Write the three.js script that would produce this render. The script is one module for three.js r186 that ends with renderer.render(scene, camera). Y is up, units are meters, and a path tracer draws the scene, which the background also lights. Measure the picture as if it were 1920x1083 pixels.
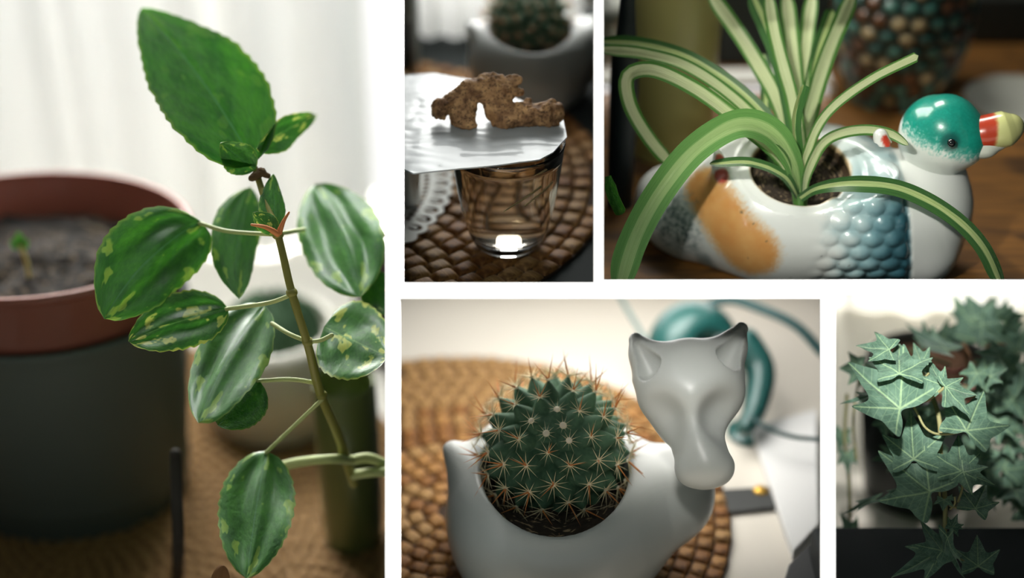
import * as THREE from 'three';
import { mergeGeometries, mergeVertices, toCreasedNormals } from 'three/addons/utils/BufferGeometryUtils.js';
import { MarchingCubes } from 'three/addons/objects/MarchingCubes.js';
import { RoundedBoxGeometry } from 'three/addons/geometries/RoundedBoxGeometry.js';
import { RectAreaLightUniformsLib } from 'three/addons/lights/RectAreaLightUniformsLib.js';

// ---------------------------------------------------------------- camera, sky, sun, exposure
const scene = new THREE.Scene();
const EYE = 0.70, PITCH = 32 * Math.PI / 180, FOV = 20, BOARD = 0.768;
const camera = new THREE.PerspectiveCamera(FOV, 1920 / 1083, 0.05, 20);
camera.position.set(0, EYE, 0);
camera.lookAt(0, EYE - Math.sin(PITCH), -Math.cos(PITCH));
camera.focus = 0.795;                        // just behind the white panel board
camera.userData.fStop = 2.0;
scene.add(camera);
const renderer = new THREE.WebGLRenderer({ antialias: true });
renderer.toneMapping = THREE.LinearToneMapping;
renderer.toneMappingExposure = 1.0;
renderer.shadowMap.enabled = true;
RectAreaLightUniformsLib.init();
const SKY = new THREE.Color().setRGB(0.085, 0.105, 0.102);
scene.background = SKY;
// low sun that skims the board from the right
const FWD = new THREE.Vector3(0, -Math.sin(PITCH), -Math.cos(PITCH));
const UPV = new THREE.Vector3(0, Math.cos(PITCH), -Math.sin(PITCH));
const sun = new THREE.DirectionalLight(new THREE.Color().setRGB(1.0, 0.99, 0.97), 40);
{
  const a = 5.5 * Math.PI / 180;
  const inPlane = new THREE.Vector3(0.94, 0, 0).addScaledVector(UPV, 0.34).normalize();
  const dir = inPlane.multiplyScalar(Math.cos(a)).addScaledVector(FWD, -Math.sin(a));
  const mid = FWD.clone().multiplyScalar(BOARD).add(camera.position);
  sun.position.copy(mid).addScaledVector(dir, 2);
  sun.target.position.copy(mid);
  sun.castShadow = true;
  sun.shadow.mapSize.set(2048, 2048);
  Object.assign(sun.shadow.camera, { left: -0.6, right: 0.6, top: 0.6, bottom: -0.6, near: 0.5, far: 4 });
  scene.add(sun, sun.target);
}

// ---------------------------------------------------------------- helpers
const FPX = 541.5 / Math.tan(FOV * Math.PI / 360);
const S_ = Math.sin(PITCH), C_ = Math.cos(PITCH);
const V = (x, y, z) => new THREE.Vector3(x, y, z);
// point at a depth along the viewing axis
function P(px, py, d) {
  const v = (py - 541.5) / FPX;
  return V((px - 960) / FPX * d, EYE - d * (S_ + v * C_), -d * (C_ - v * S_));
}
// point on a horizontal level h below the eye
function G(px, py, h) { const v = (py - 541.5) / FPX; return P(px, py, h / (S_ + v * C_)); }
// the same point seen from the lens, pushed back by dd (leans a leaf away from the viewer)
function lean(p, dd) { const q = p.clone().sub(camera.position), d = q.dot(FWD); return p.copy(camera.position).addScaledVector(q, (d + dd) / d); }
const sz = (px, d) => px / FPX * d;
// place from across, back, drop below the eye
const W = (x, X, h) => V(x, EYE - h, -X);

let seed = 12345;
function rnd() { seed = (seed * 1664525 + 1013904223) >>> 0; return seed / 4294967296; }
const rr = (a, b) => a + (b - a) * rnd();
const lerp = (a, b, t) => a + (b - a) * t;
const clamp = (x, a = 0, b = 1) => Math.min(b, Math.max(a, x));
const sstep = (a, b, x) => { const t = clamp((x - a) / (b - a)); return t * t * (3 - 2 * t); };
function hash(x, y, z) { let h = (x * 374761393 + y * 668265263 + z * 1274126177) | 0; h = Math.imul(h ^ (h >>> 13), 1274126177); h ^= h >>> 16; return (h >>> 0) / 4294967296; }
function noise(x, y = 0, z = 0) {
  const xi = Math.floor(x), yi = Math.floor(y), zi = Math.floor(z), f = t => t * t * (3 - 2 * t);
  const u = f(x - xi), v = f(y - yi), w = f(z - zi), L = lerp;
  return L(L(L(hash(xi, yi, zi), hash(xi + 1, yi, zi), u), L(hash(xi, yi + 1, zi), hash(xi + 1, yi + 1, zi), u), v),
    L(L(hash(xi, yi, zi + 1), hash(xi + 1, yi, zi + 1), u), L(hash(xi, yi + 1, zi + 1), hash(xi + 1, yi + 1, zi + 1), u), v), w);
}
function fbm(x, y = 0, z = 0, o = 4) { let s = 0, a = 0.5, f = 1; for (let i = 0; i < o; i++) { s += a * noise(x * f, y * f, z * f); a *= 0.5; f *= 2.03; } return s / (1 - Math.pow(0.5, o)); }

// colour textures are computed in sRGB 0..255
function tex(w, h, fn, srgb = true, repeat = null) {
  const d = new Uint8Array(w * h * 4);
  for (let y = 0; y < h; y++) for (let x = 0; x < w; x++) {
    const c = fn((x + 0.5) / w, (y + 0.5) / h), i = (y * w + x) * 4;
    if (typeof c === 'number') d[i] = d[i + 1] = d[i + 2] = clamp(c, 0, 1) * 255; else { d[i] = clamp(c[0], 0, 255); d[i + 1] = clamp(c[1], 0, 255); d[i + 2] = clamp(c[2], 0, 255); }
    d[i + 3] = 255;
  }
  const t = new THREE.DataTexture(d, w, h, THREE.RGBAFormat);
  t.magFilter = THREE.LinearFilter; t.minFilter = THREE.LinearMipmapLinearFilter; t.generateMipmaps = true;
  t.wrapS = t.wrapT = THREE.RepeatWrapping;
  if (srgb) t.colorSpace = THREE.SRGBColorSpace;
  if (repeat) t.repeat.set(...repeat);
  t.needsUpdate = true;
  return t;
}
const mixc = (a, b, t) => [lerp(a[0], b[0], t), lerp(a[1], b[1], t), lerp(a[2], b[2], t)];
const rgb = (r, g, b) => new THREE.Color().setRGB(r / 255, g / 255, b / 255, THREE.SRGBColorSpace);
const std = (color, roughness = 0.8, o = {}) => new THREE.MeshStandardMaterial({ color, roughness, ...o });
const phy = (color, roughness = 0.8, o = {}) => new THREE.MeshPhysicalMaterial({ color, roughness, ...o });

const used = {};
function numbered(n) { const k = used[n] = (used[n] ?? -1) + 1; return k ? `${n}_${String(k).padStart(3, '0')}` : n; }
function shadowed(m) { m.castShadow = m.receiveShadow = true; return m; }
// a thing: a group at its base; the geometry of its parts is given in world space
function thing(name, label, category, pos, group, kind) {
  const o = new THREE.Group(); o.name = numbered(name); o.position.copy(pos); o.userData = { label, category };
  if (group) o.userData.group = group;
  if (kind) o.userData.kind = kind;
  scene.add(o); return o;
}
function originOf(o) { const p = V(0, 0, 0); while (o && o !== scene) { p.add(o.position); o = o.parent; } return p; }
function part(parent, name, geo, mat, label) {
  const m = shadowed(new THREE.Mesh(geo, mat)); m.name = name;
  const p = originOf(parent); if (p.lengthSq() > 0) geo.translate(-p.x, -p.y, -p.z);
  if (label) m.userData.label = label;
  parent.add(m); return m;
}
function single(name, label, category, geo, mat, group, kind) {
  const m = shadowed(new THREE.Mesh(geo, mat)); m.name = numbered(name);
  geo.computeBoundingBox(); const b = geo.boundingBox, c = V((b.min.x + b.max.x) / 2, b.min.y, (b.min.z + b.max.z) / 2);
  geo.translate(-c.x, -c.y, -c.z); m.position.copy(c);
  m.userData = { label, category }; if (group) m.userData.group = group; if (kind) m.userData.kind = kind;
  scene.add(m); return m;
}
function struct(name, geo, mat, label, parent = scene) {
  const m = shadowed(new THREE.Mesh(geo, mat)); m.name = name;
  if (parent === scene) m.userData = { kind: 'structure', label, category: 'wall' };
  parent.add(m); return m;
}
function grid(nu, nv, fn, closeU = false, closeV = false) {   // fn(u, v) -> Vector3
  const pos = [], uv = [], idx = [];
  for (let j = 0; j <= nv; j++) for (let i = 0; i <= nu; i++) {
    const u = i / nu, v = j / nv, p = fn(closeU && i === nu ? 0 : u, closeV && j === nv ? 0 : v); pos.push(p.x, p.y, p.z); uv.push(u, v);
  }
  const n = nu + 1;
  for (let j = 0; j < nv; j++) for (let i = 0; i < nu; i++) { const a = j * n + i; idx.push(a, a + 1, a + n, a + 1, a + n + 1, a + n); }
  const g = new THREE.BufferGeometry();
  g.setAttribute('position', new THREE.Float32BufferAttribute(pos, 3)); g.setAttribute('uv', new THREE.Float32BufferAttribute(uv, 2)); g.setIndex(idx);
  g.computeVertexNormals();
  if (closeU || closeV) {   // weld the normals of the seam
    const N = g.attributes.normal, weld = (a, b) => { const m = V(N.getX(a) + N.getX(b), N.getY(a) + N.getY(b), N.getZ(a) + N.getZ(b)).normalize(); N.setXYZ(a, m.x, m.y, m.z); N.setXYZ(b, m.x, m.y, m.z); };
    if (closeU) for (let j = 0; j <= nv; j++) weld(j * n, j * n + nu);
    if (closeV) for (let i = 0; i <= nu; i++) weld(i, nv * n + i);
  }
  return g;
}
// a round bar along a smooth curve; radius may be a function of 0..1
function tube(pts, radius, seg = 24, rad = 8, squash = 1) {
  const c = pts.length === 2 ? new THREE.LineCurve3(pts[0], pts[1]) : new THREE.CatmullRomCurve3(pts);
  const fr = c.computeFrenetFrames(seg, false), R = typeof radius === 'function' ? radius : () => radius;
  const g = grid(rad, seg, (u, v) => {
    const k = Math.round(v * seg), p = c.getPointAt(v), a = u * Math.PI * 2, r = R(v);
    return p.addScaledVector(fr.normals[k], Math.cos(a) * r).addScaledVector(fr.binormals[k], Math.sin(a) * r * squash);
  }, true);
  const caps = [0, 1].map(e => { // rounded ends
    const p = c.getPointAt(e), s = new THREE.SphereGeometry(Math.max(R(e), 1e-5), rad, 4); s.translate(p.x, p.y, p.z); return s;
  });
  return mergeGeometries([g, ...caps.map(s => { s.deleteAttribute('uv'); s.setAttribute('uv', new THREE.Float32BufferAttribute(new Float32Array(s.attributes.position.count * 2), 2)); return s; })]);
}
function lathe(prof, seg = 48, at = V(0, 0, 0), sx = 1, szz = 1) {   // prof: [r, y]
  const g = new THREE.LatheGeometry(prof.map(p => new THREE.Vector2(p[0], p[1])), seg); g.scale(sx, 1, szz); g.translate(at.x, at.y, at.z); return g;
}
function smoothProf(pts, n = 40) {   // smooth profile through points
  const c = new THREE.SplineCurve(pts.map(p => new THREE.Vector2(p[0], p[1]))); return c.getPoints(n).map(p => [Math.max(p.x, 0), p.y]);
}
function box(x0, x1, h0, h1, X0, X1) { const g = new THREE.BoxGeometry(x1 - x0, h1 - h0, X1 - X0); g.translate((x0 + x1) / 2, EYE - (h0 + h1) / 2, -(X0 + X1) / 2); return g; }

const smin = (a, b, k) => { const h = Math.max(k - Math.abs(a - b), 0) / k; return Math.min(a, b) - h * h * k * 0.25; };
const smax = (a, b, k) => -smin(-a, -b, k);
// distance to an ellipsoid, near enough close to its surface
const ellipsoid = (p, c, rx, ry, rz) => { const x = (p.x - c.x) / rx, y = (p.y - c.y) / ry, z = (p.z - c.z) / rz, k0 = Math.hypot(x, y, z), k1 = Math.hypot(x / rx, y / ry, z / rz); return k1 < 1e-9 ? -Math.min(rx, ry, rz) : k0 * (k0 - 1) / k1; };
// smooth field of tapered capsules -> mesh. bones: [a, b, ra, rb]
function blob(bones, cell, k, disp = null, opts = {}) {
  const lo = V(1e9, 1e9, 1e9), hi = V(-1e9, -1e9, -1e9);
  for (const [a, b, ra, rb] of [...bones, ...(opts.reach || [])]) for (const [p, r] of [[a, ra], [b, rb]]) { lo.min(p.clone().subScalar(r)); hi.max(p.clone().addScalar(r)); }
  const pad = opts.pad ?? cell * 4; lo.subScalar(pad); hi.addScalar(pad);
  const size = Math.max(hi.x - lo.x, hi.y - lo.y, hi.z - lo.z), n = Math.ceil(size / cell);
  const mid = lo.clone().add(hi).multiplyScalar(0.5), half = size / 2;
  const mc = new MarchingCubes(n, new THREE.MeshBasicMaterial(), false, false, opts.max ?? 400000);
  mc.isolation = 0; mc.reset();
  const ab = V(), ap = V(), p = V(), B = bones.map(([a, b, ra, rb, sgn]) => { const d = b.clone().sub(a); return { a, d, l2: Math.max(d.lengthSq(), 1e-12), ra, rb, k: sgn }; });
  for (let z = 0; z < n; z++) for (let y = 0; y < n; y++) for (let x = 0; x < n; x++) {
    p.set((x - n / 2) / (n / 2) * half + mid.x, (y - n / 2) / (n / 2) * half + mid.y, (z - n / 2) / (n / 2) * half + mid.z);
    let f = opts.field ? opts.field(p) : 1;
    for (const q of B) {
      ap.subVectors(p, q.a); const t = clamp(ap.dot(q.d) / q.l2), dist = ap.addScaledVector(q.d, -t).length() - lerp(q.ra, q.rb, t);
      f = smin(f, dist, q.k ?? k);
    }
    if (disp && Math.abs(f) < 0.02) f += disp(p, f);
    if (opts.carve) f = opts.carve(p, f);
    mc.field[x + y * n + z * n * n] = -f;
  }
  mc.update();
  const c = mc.count, g = new THREE.BufferGeometry();
  const pa = new Float32Array(mc.positionArray.slice(0, c * 3));
  for (let i = 0; i < c; i++) { pa[i * 3] = pa[i * 3] * half + mid.x; pa[i * 3 + 1] = pa[i * 3 + 1] * half + mid.y; pa[i * 3 + 2] = pa[i * 3 + 2] * half + mid.z; }
  g.setAttribute('position', new THREE.BufferAttribute(pa, 3));
  const w = mergeVertices(g, cell * 0.02); w.computeVertexNormals();
  return w;
}
function planarUV(g, fx, fy) { const p = g.attributes.position, a = new Float32Array(p.count * 2); for (let i = 0; i < p.count; i++) { a[i * 2] = fx(p.getX(i), p.getY(i), p.getZ(i)); a[i * 2 + 1] = fy(p.getX(i), p.getY(i), p.getZ(i)); } g.setAttribute('uv', new THREE.BufferAttribute(a, 2)); return g; }
function paint(g, fn) { const p = g.attributes.position, n = g.attributes.normal, a = new Float32Array(p.count * 3), q = V(), m = V(); for (let i = 0; i < p.count; i++) { q.fromBufferAttribute(p, i); m.fromBufferAttribute(n, i); const c = fn(q, m); const k = new THREE.Color().setRGB(c[0] / 255, c[1] / 255, c[2] / 255, THREE.SRGBColorSpace); a[i * 3] = k.r; a[i * 3 + 1] = k.g; a[i * 3 + 2] = k.b; } g.setAttribute('color', new THREE.BufferAttribute(a, 3)); return g; }

// ---------------------------------------------------------------- the display cabinet: board, walls, shelves
const kx = px => (px - 960) / FPX;
const boardX = h => (BOARD + 0.0022 - h * S_) / C_;
const paintWhite = std(new THREE.Color().setRGB(0.9, 0.9, 0.9), 0.95);
const wallDark = std(new THREE.Color().setRGB(0.016, 0.022, 0.021), 0.9);
const wallLight = std(new THREE.Color().setRGB(0.7, 0.7, 0.68), 0.9);
{ // white board with five openings, reclined square to the view, and a dark lining added behind against bounced light
  const m = new THREE.Matrix4().makeBasis(V(1, 0, 0), UPV.clone(), FWD.clone().negate());
  const sheet = (d0, thick, e) => {
    const b = (px, py) => new THREE.Vector2((px - 960) / FPX * BOARD, -(py - 541.5) / FPX * BOARD);
    const sh = new THREE.Shape([b(-470, 1190), b(2030, 1190), b(2030, -1330), b(-470, -1330)]);
    for (const [x0, y0, x1, y1] of [[-14, -14, 722, 1097], [757, -14, 1113, 529], [1132, -14, 1934, 524], [751, 560, 1538, 1097], [1567, 552, 1934, 1097]])
      sh.holes.push(new THREE.Path([b(x0 - e, y0 - e), b(x1 + e, y0 - e), b(x1 + e, y1 + e), b(x0 - e, y1 + e)]));
    const g = new THREE.ExtrudeGeometry(sh, { depth: thick, bevelEnabled: false });
    g.applyMatrix4(m); const o = FWD.clone().multiplyScalar(BOARD + d0 + thick).add(camera.position); g.translate(o.x, o.y, o.z); return g;
  };
  struct('wall_front', sheet(0, 0.0012, 0), paintWhite, 'flat white panel board with five framed openings');
  struct('wall_front_001', sheet(0.0012, 0.0006, 3), std(new THREE.Color().setRGB(0.03, 0.04, 0.038), 1), 'added dark felt lining behind the white panel board that soaks up bounced light');
}
// a board between two fans of lines of sight, outline in (back, drop)
function fanWall(poly, k1, k2) {
  const n = poly.length, pos = [], idx = [];
  for (const k of [k1, k2]) for (const [X, h] of poly) { const d = X * C_ + h * S_; pos.push(k * d, EYE - h, -X); }
  const tri = THREE.ShapeUtils.triangulateShape(poly.map(p => new THREE.Vector2(p[0], p[1])), []);
  for (const [a, b, c] of tri) { idx.push(a, b, c); idx.push(n + a, n + c, n + b); }
  for (let i = 0; i < n; i++) { const j = (i + 1) % n; idx.push(i, n + i, j, j, n + i, n + j); }
  const g = new THREE.BufferGeometry(); g.setAttribute('position', new THREE.Float32BufferAttribute(pos, 3)); g.setIndex(idx);
  const f = g.toNonIndexed(); f.computeVertexNormals(); return f;
}
const TOP = 0.02, BOT = 0.70, BACK = 1.25;
const side = (h0, h1) => [[boardX(h0), h0], [BACK, h0], [BACK, h1], [boardX(h1), h1]];
struct('wall_left', fanWall(side(TOP, BOT), kx(-450), kx(-420)), wallDark, 'grey outer side board of the display cabinet on the left');
struct('wall_right', fanWall(side(TOP, BOT), kx(1980), kx(2010)), wallDark, 'dark outer side board of the display cabinet on the right');
struct('wall_divider', fanWall(side(TOP, BOT), kx(732), kx(742)), wallDark, 'upright divider board behind the gap right of the tall opening');
struct('wall_divider_001', fanWall([[boardX(TOP), TOP], [BACK, TOP], [BACK, 0.444], [0.735, 0.444], [boardX(0.4045), 0.4045]], kx(1117), kx(1123)), wallDark, 'upright divider board behind the gap between the two upper right openings');
struct('wall_divider_002', fanWall([[boardX(0.412), 0.412], [0.72, 0.452], [BACK, 0.452], [BACK, BOT], [boardX(BOT), BOT]], kx(1546), kx(1559)), wallDark, 'upright divider board behind the gap between the two lower right openings');
struct('ceiling', box(-0.62, 0.5, TOP - 0.01, TOP, boardX(TOP), BACK), wallLight, 'pale top board of the display cabinet');
struct('floor', box(-3, 3, BOT, BOT + 0.03, -2, 4), std(rgb(120, 112, 100), 0.8), 'plain ground under the display cabinet');
const TR2 = 0.427, SH2 = 0.4308, SH3 = 0.444, FL1 = 0.664, TR5 = 0.575, FL5 = 0.5795, FL6 = 0.62;
struct('wall_shelf', fanWall([[0.686, SH2], [BACK, SH2], [BACK, 0.4342], [0.6875, 0.4342]], kx(742), kx(1119)), wallDark, 'thin dark shelf board under the glass of water');
struct('trim_2', fanWall([[boardX(0.4055), 0.4055], [0.6855, SH2], [0.6865, 0.4342], [boardX(0.4105), 0.4105]], kx(742), kx(1119)), wallDark, 'sloping dark front strip of the upper middle shelf');
const woodTex = tex(512, 512, (u, v) => {
  const g = fbm(u * 5, v * 60, 3, 4), b = fbm(u * 3, v * 9, 7, 3);
  return mixc(mixc([84, 54, 22], [148, 102, 44], g), [44, 28, 14], sstep(0.55, 0.8, b) * 0.7);
});
woodTex.repeat.set(3, 3);
const woodMat = std(0xffffff, 0.55, { map: woodTex });
{
  const g = fanWall([[0.7205, SH3], [BACK, SH3], [BACK, 0.4498], [0.7235, 0.4498]], kx(1123), kx(1980));
  planarUV(g, (x) => x * 3, (x, y, z) => z * 3);
  struct('wall_shelf_001', g, woodMat, 'orange-brown wooden shelf under the duck planter');
  struct('trim_1', fanWall([[boardX(0.4045), 0.4045], [0.7195, SH3], [0.7225, 0.4495], [boardX(0.4095), 0.4095]], kx(1123), kx(1980)), wallDark, 'sloping dark front strip of the wooden shelf');
}
// raised floors of the openings
struct('floor_001', fanWall([[boardX(FL1), FL1], [BACK, FL1], [BACK, BOT], [boardX(BOT), BOT]], kx(-420), kx(732)), std(rgb(226, 222, 212), 0.7), 'pale sill board of the tall left opening');
struct('floor_002', fanWall([[boardX(FL5), FL5], [1.0, FL5], [1.0, BOT], [boardX(BOT), BOT]], kx(742), kx(1546)), std(rgb(200, 194, 182), 0.75), 'pale table board under the fox planter');
const felt = std(new THREE.Color().setRGB(0.03, 0.04, 0.038), 1);  // for two strips added out of view to soak up sunlight
struct('added_trim_3', fanWall([[boardX(FL1) + 0.003, FL1 - 0.0012], [0.62, FL1 - 0.0012], [0.62, FL1 - 0.0001], [boardX(FL1) + 0.003, FL1 - 0.0001]], kx(-420), kx(732)), felt, 'added dark felt strip that soaks up sunlight at the front of the tall opening');
struct('added_trim_4', fanWall([[boardX(FL5) + 0.003, FL5 - 0.0012], [0.622, FL5 - 0.0012], [0.622, FL5 - 0.0001], [boardX(FL5) + 0.003, FL5 - 0.0001]], kx(742), kx(1546)), felt, 'added dark felt strip that soaks up sunlight at the front of the lower middle opening');
struct('floor_003', fanWall([[boardX(FL6), FL6], [1.1, FL6], [1.1, BOT], [boardX(BOT), BOT]], kx(1559), kx(1980)), std(rgb(216, 210, 194), 0.8), 'cream base board under the ivy');

// windows: glowing panes at the back, each with its area light just in front
function backWindow(n, k1, k2, X, h0, h1, glow, light, label, mat = wallLight) {
  const d = X * C_ + (h0 + h1) / 2 * S_, x0 = k1 * d + 0.004, x1 = k2 * d - 0.004;
  const w = new THREE.Group(); w.name = `window_${n}`; w.position.set((x0 + x1) / 2, EYE - h1, -X); w.userData = { kind: 'structure', label, category: 'window' }; scene.add(w);
  const bars = [box(x0 - 0.002, x1 + 0.002, h0 - 0.004, h0, X - 0.006, X + 0.012), box(x0 - 0.002, x1 + 0.002, h1, h1 + 0.004, X - 0.006, X + 0.012), box(x0 - 0.004, x0, h0, h1, X - 0.006, X + 0.012), box(x1, x1 + 0.004, h0, h1, X - 0.006, X + 0.012)];
  part(w, 'window_frame', mergeGeometries(bars), std(rgb(235, 235, 230), 0.5));
  part(w, 'window_pane', box(x0, x1, h0, h1, X + 0.002, X + 0.006), std(0x000000, 1, { emissive: new THREE.Color(1, 1, 0.99), emissiveIntensity: glow }));
  const l = new THREE.RectAreaLight(new THREE.Color().setRGB(1, 0.995, 0.97), light, x1 - x0, h1 - h0);
  l.position.set((x0 + x1) / 2, EYE - (h0 + h1) / 2, -X + 0.003); l.lookAt(l.position.x, l.position.y, 0); scene.add(l);
  return [x0, x1];
}
// a slim light panel added overhead for its light
function lightPanel(n, x0, x1, X0, X1, h, light, tint, label, tilt = 0) {
  const w = new THREE.Group(); w.name = n; w.position.copy(W((x0 + x1) / 2, (X0 + X1) / 2, h)); w.userData = { kind: 'structure', label, category: 'light' }; scene.add(w);
  part(w, 'light_frame', mergeGeometries([box(x0 - 0.003, x0, h, h + 0.003, X0, X1), box(x1, x1 + 0.003, h, h + 0.003, X0, X1), box(x0 - 0.003, x1 + 0.003, h, h + 0.003, X0 - 0.003, X0), box(x0 - 0.003, x1 + 0.003, h, h + 0.003, X1, X1 + 0.003)]), wallLight);
  part(w, 'light_diffuser', box(x0, x1, h, h + 0.0015, X0, X1), std(0x000000, 1, { emissive: new THREE.Color(...tint), emissiveIntensity: 1 }));
  const l = new THREE.RectAreaLight(new THREE.Color().setRGB(...tint), light, x1 - x0, X1 - X0);
  l.position.copy(W((x0 + x1) / 2, (X0 + X1) / 2, h + 0.0022)); l.lookAt(l.position.x, l.position.y - 1, l.position.z + 1e-5 + tilt); scene.add(l);
}
// an added lamp before the board, out of view, to brighten one opening
function added_spotlight(label, pos, target, intensity, angle, tint = [1, 0.98, 0.94], radius = 0.6) {
  const t = thing('added_spotlight', label, 'lamp', pos), dir = target.clone().sub(pos).normalize();
  const turn = g => { g.applyQuaternion(new THREE.Quaternion().setFromUnitVectors(V(0, -1, 0), dir)); g.translate(pos.x, pos.y, pos.z); return g; };
  part(t, 'housing', turn(lathe([[0, 0.05], [0.012, 0.05], [0.018, 0.044], [0.02, 0.0], [0.0185, 0.0], [0.0165, 0.04], [0, 0.045]], 32)), std(rgb(60, 60, 60), 0.5));
  part(t, 'bulb', turn(lathe([[0, 0.004], [0.014, 0.004], [0.016, 0.006], [0.012, 0.012], [0, 0.014]], 24)), std(0x000000, 1, { emissive: new THREE.Color(...tint), emissiveIntensity: 2 }));
  const arm = part(t, 'arm', tube([pos.clone().addScaledVector(dir, -0.048), pos.clone().addScaledVector(dir, -0.07).add(V(0, 0.06, 0)), pos.clone().add(V(0, 0.3, -0.1))], 0.004, 16, 8), std(rgb(60, 60, 60), 0.5));
  const l = new THREE.SpotLight(new THREE.Color().setRGB(...tint), intensity, 0, angle, 0.6, 2);
  l.position.copy(pos).addScaledVector(dir, 0.004); l.target.position.copy(target); l.castShadow = true; l.shadow.radius = radius; scene.add(l, l.target);
}
const curtainMat = phy(new THREE.Color().setRGB(0.93, 0.93, 0.9), 1, { transmission: 0.17, thickness: 0, side: THREE.DoubleSide, specularIntensity: 0.1 });
const thickCurtain = phy(new THREE.Color().setRGB(0.9, 0.9, 0.87), 1, { transmission: 0.022, thickness: 0, side: THREE.DoubleSide, specularIntensity: 0.1 });
function curtain(x0, x1, X, h0, h1, depthFn, label, mat = curtainMat) {
  const g = grid(160, 6, (u, v) => W(lerp(x0, x1, u), X + depthFn(u, v), lerp(h0, h1, v)));
  return single('sheer_curtain', label, 'curtain', g, mat);
}

// ---------------------------------------------------------------- woven trays: rings of short strands over a dark disc
const strandTex = tex(128, 64, (u, v) => { const n = fbm(u * 3, v * 26, 3, 3), m = fbm(u * 5 + 3, v * 5, 9, 2); return mixc(mixc([114, 84, 46], [192, 152, 98], n), [78, 52, 26], sstep(0.5, 0.8, m) * 0.6); });
const strandMats = [0xffffff, 0xe6d8c4, 0xd2b898, 0xfff0dc].map(c => phy(c, 0.62, { map: strandTex, specularIntensity: 0.5 }));
const wickerDark = std(rgb(52, 36, 20), 0.9);
function strandGeo(len, wid, hgt) {   // a flat reed that dips at both ends
  return grid(8, 10, (u, v) => {
    const s = (v - 0.5), a = u * Math.PI, e = Math.pow(Math.abs(s) * 2, 5), ca = Math.cos(a);
    return V(s * len * 1.04, Math.pow(Math.max(Math.sin(a), 0), 0.55) * hgt * (1 - e * 0.7) - hgt * e * 0.3, -Math.sign(ca) * Math.pow(Math.abs(ca), 0.75) * wid * 0.5 * (1 - e * 0.1));
  });
}
// c: centre [across, back]; h: drop of the top; keep(x, X): what is built
function wovenTray({ label, c, R, h, pitch, len, hgt = 0.0022, keep, star, thick = 0.0032, singles = 300, group }) {
  const t = thing('woven_tray', label, 'tray', V(star[0], EYE - h - thick, -star[1]), group);
  const pts = [];
  for (let i = 0; i < 120; i++) {
    const a = i / 120 * Math.PI * 2, dx = Math.cos(a), dX = Math.sin(a); let s = 0;
    while (s < 1) { const x = star[0] + dx * s, X = star[1] + dX * s; if (Math.hypot(x - c[0], X - c[1]) > R || !keep(x, X)) break; s += 0.0008; }
    pts.push(new THREE.Vector2(star[0] + dx * s, star[1] + dX * s));
  }
  const bg = new THREE.ExtrudeGeometry(new THREE.Shape(pts), { depth: thick - hgt * 0.6, bevelEnabled: false });
  bg.rotateX(-Math.PI / 2); bg.translate(0, EYE - h - thick, 0);
  part(t, 'base', bg, wickerDark);
  const list = [];
  for (let r = R - pitch * 0.5, ring = 0; r > pitch; r -= pitch, ring++) {
    const n = Math.max(5, Math.round(2 * Math.PI * r / len));
    for (let i = 0; i < n; i++) {
      const a = (i + (ring % 2) * 0.5) / n * Math.PI * 2 + ring * 0.07, x = c[0] + Math.cos(a) * r, X = c[1] + Math.sin(a) * r;
      if (!keep(x, X)) continue;
      const p = V(x, EYE - h - hgt * 0.55 + rr(-0.0003, 0.0003), -X), d = p.clone().sub(camera.position), z = d.dot(FWD);
      list.push({ p, a, z, k: 2 * Math.PI * r / n / len });
    }
  }
  list.sort((p, q) => p.z - q.z);
  const geos = [0, 1, 2].map(i => strandGeo(len * 0.95, pitch * (0.88 + i * 0.05), hgt * (0.9 + i * 0.12)));
  const rest = []; let si = 0;
  for (const s of list) {
    const g = geos[Math.floor(rnd() * 3)], turn = s.a + Math.PI / 2 + rr(-0.05, 0.05);
    if (si++ < singles) {
      const m = shadowed(new THREE.Mesh(g, strandMats[Math.floor(rnd() * 4)])); m.name = 'strand';
      m.position.copy(s.p).sub(t.position); m.rotation.y = turn; m.scale.x = s.k; t.add(m);
    } else { const q = g.clone(); q.scale(s.k, 1, 1); q.rotateY(turn); q.translate(s.p.x, s.p.y, s.p.z); rest.push(q); }
  }
  if (rest.length) { const m = part(t, 'strands', mergeGeometries(rest), strandMats[0]); m.userData.kind = 'stuff'; }
  return t;
}
const depthOf = (x, X, h) => X * C_ + h * S_;
const within = (k1, k2, h, dmin) => (x, X) => { const d = depthOf(x, X, h); return d > dmin && x > kx(k1) * d && x < kx(k2) * d; };

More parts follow.
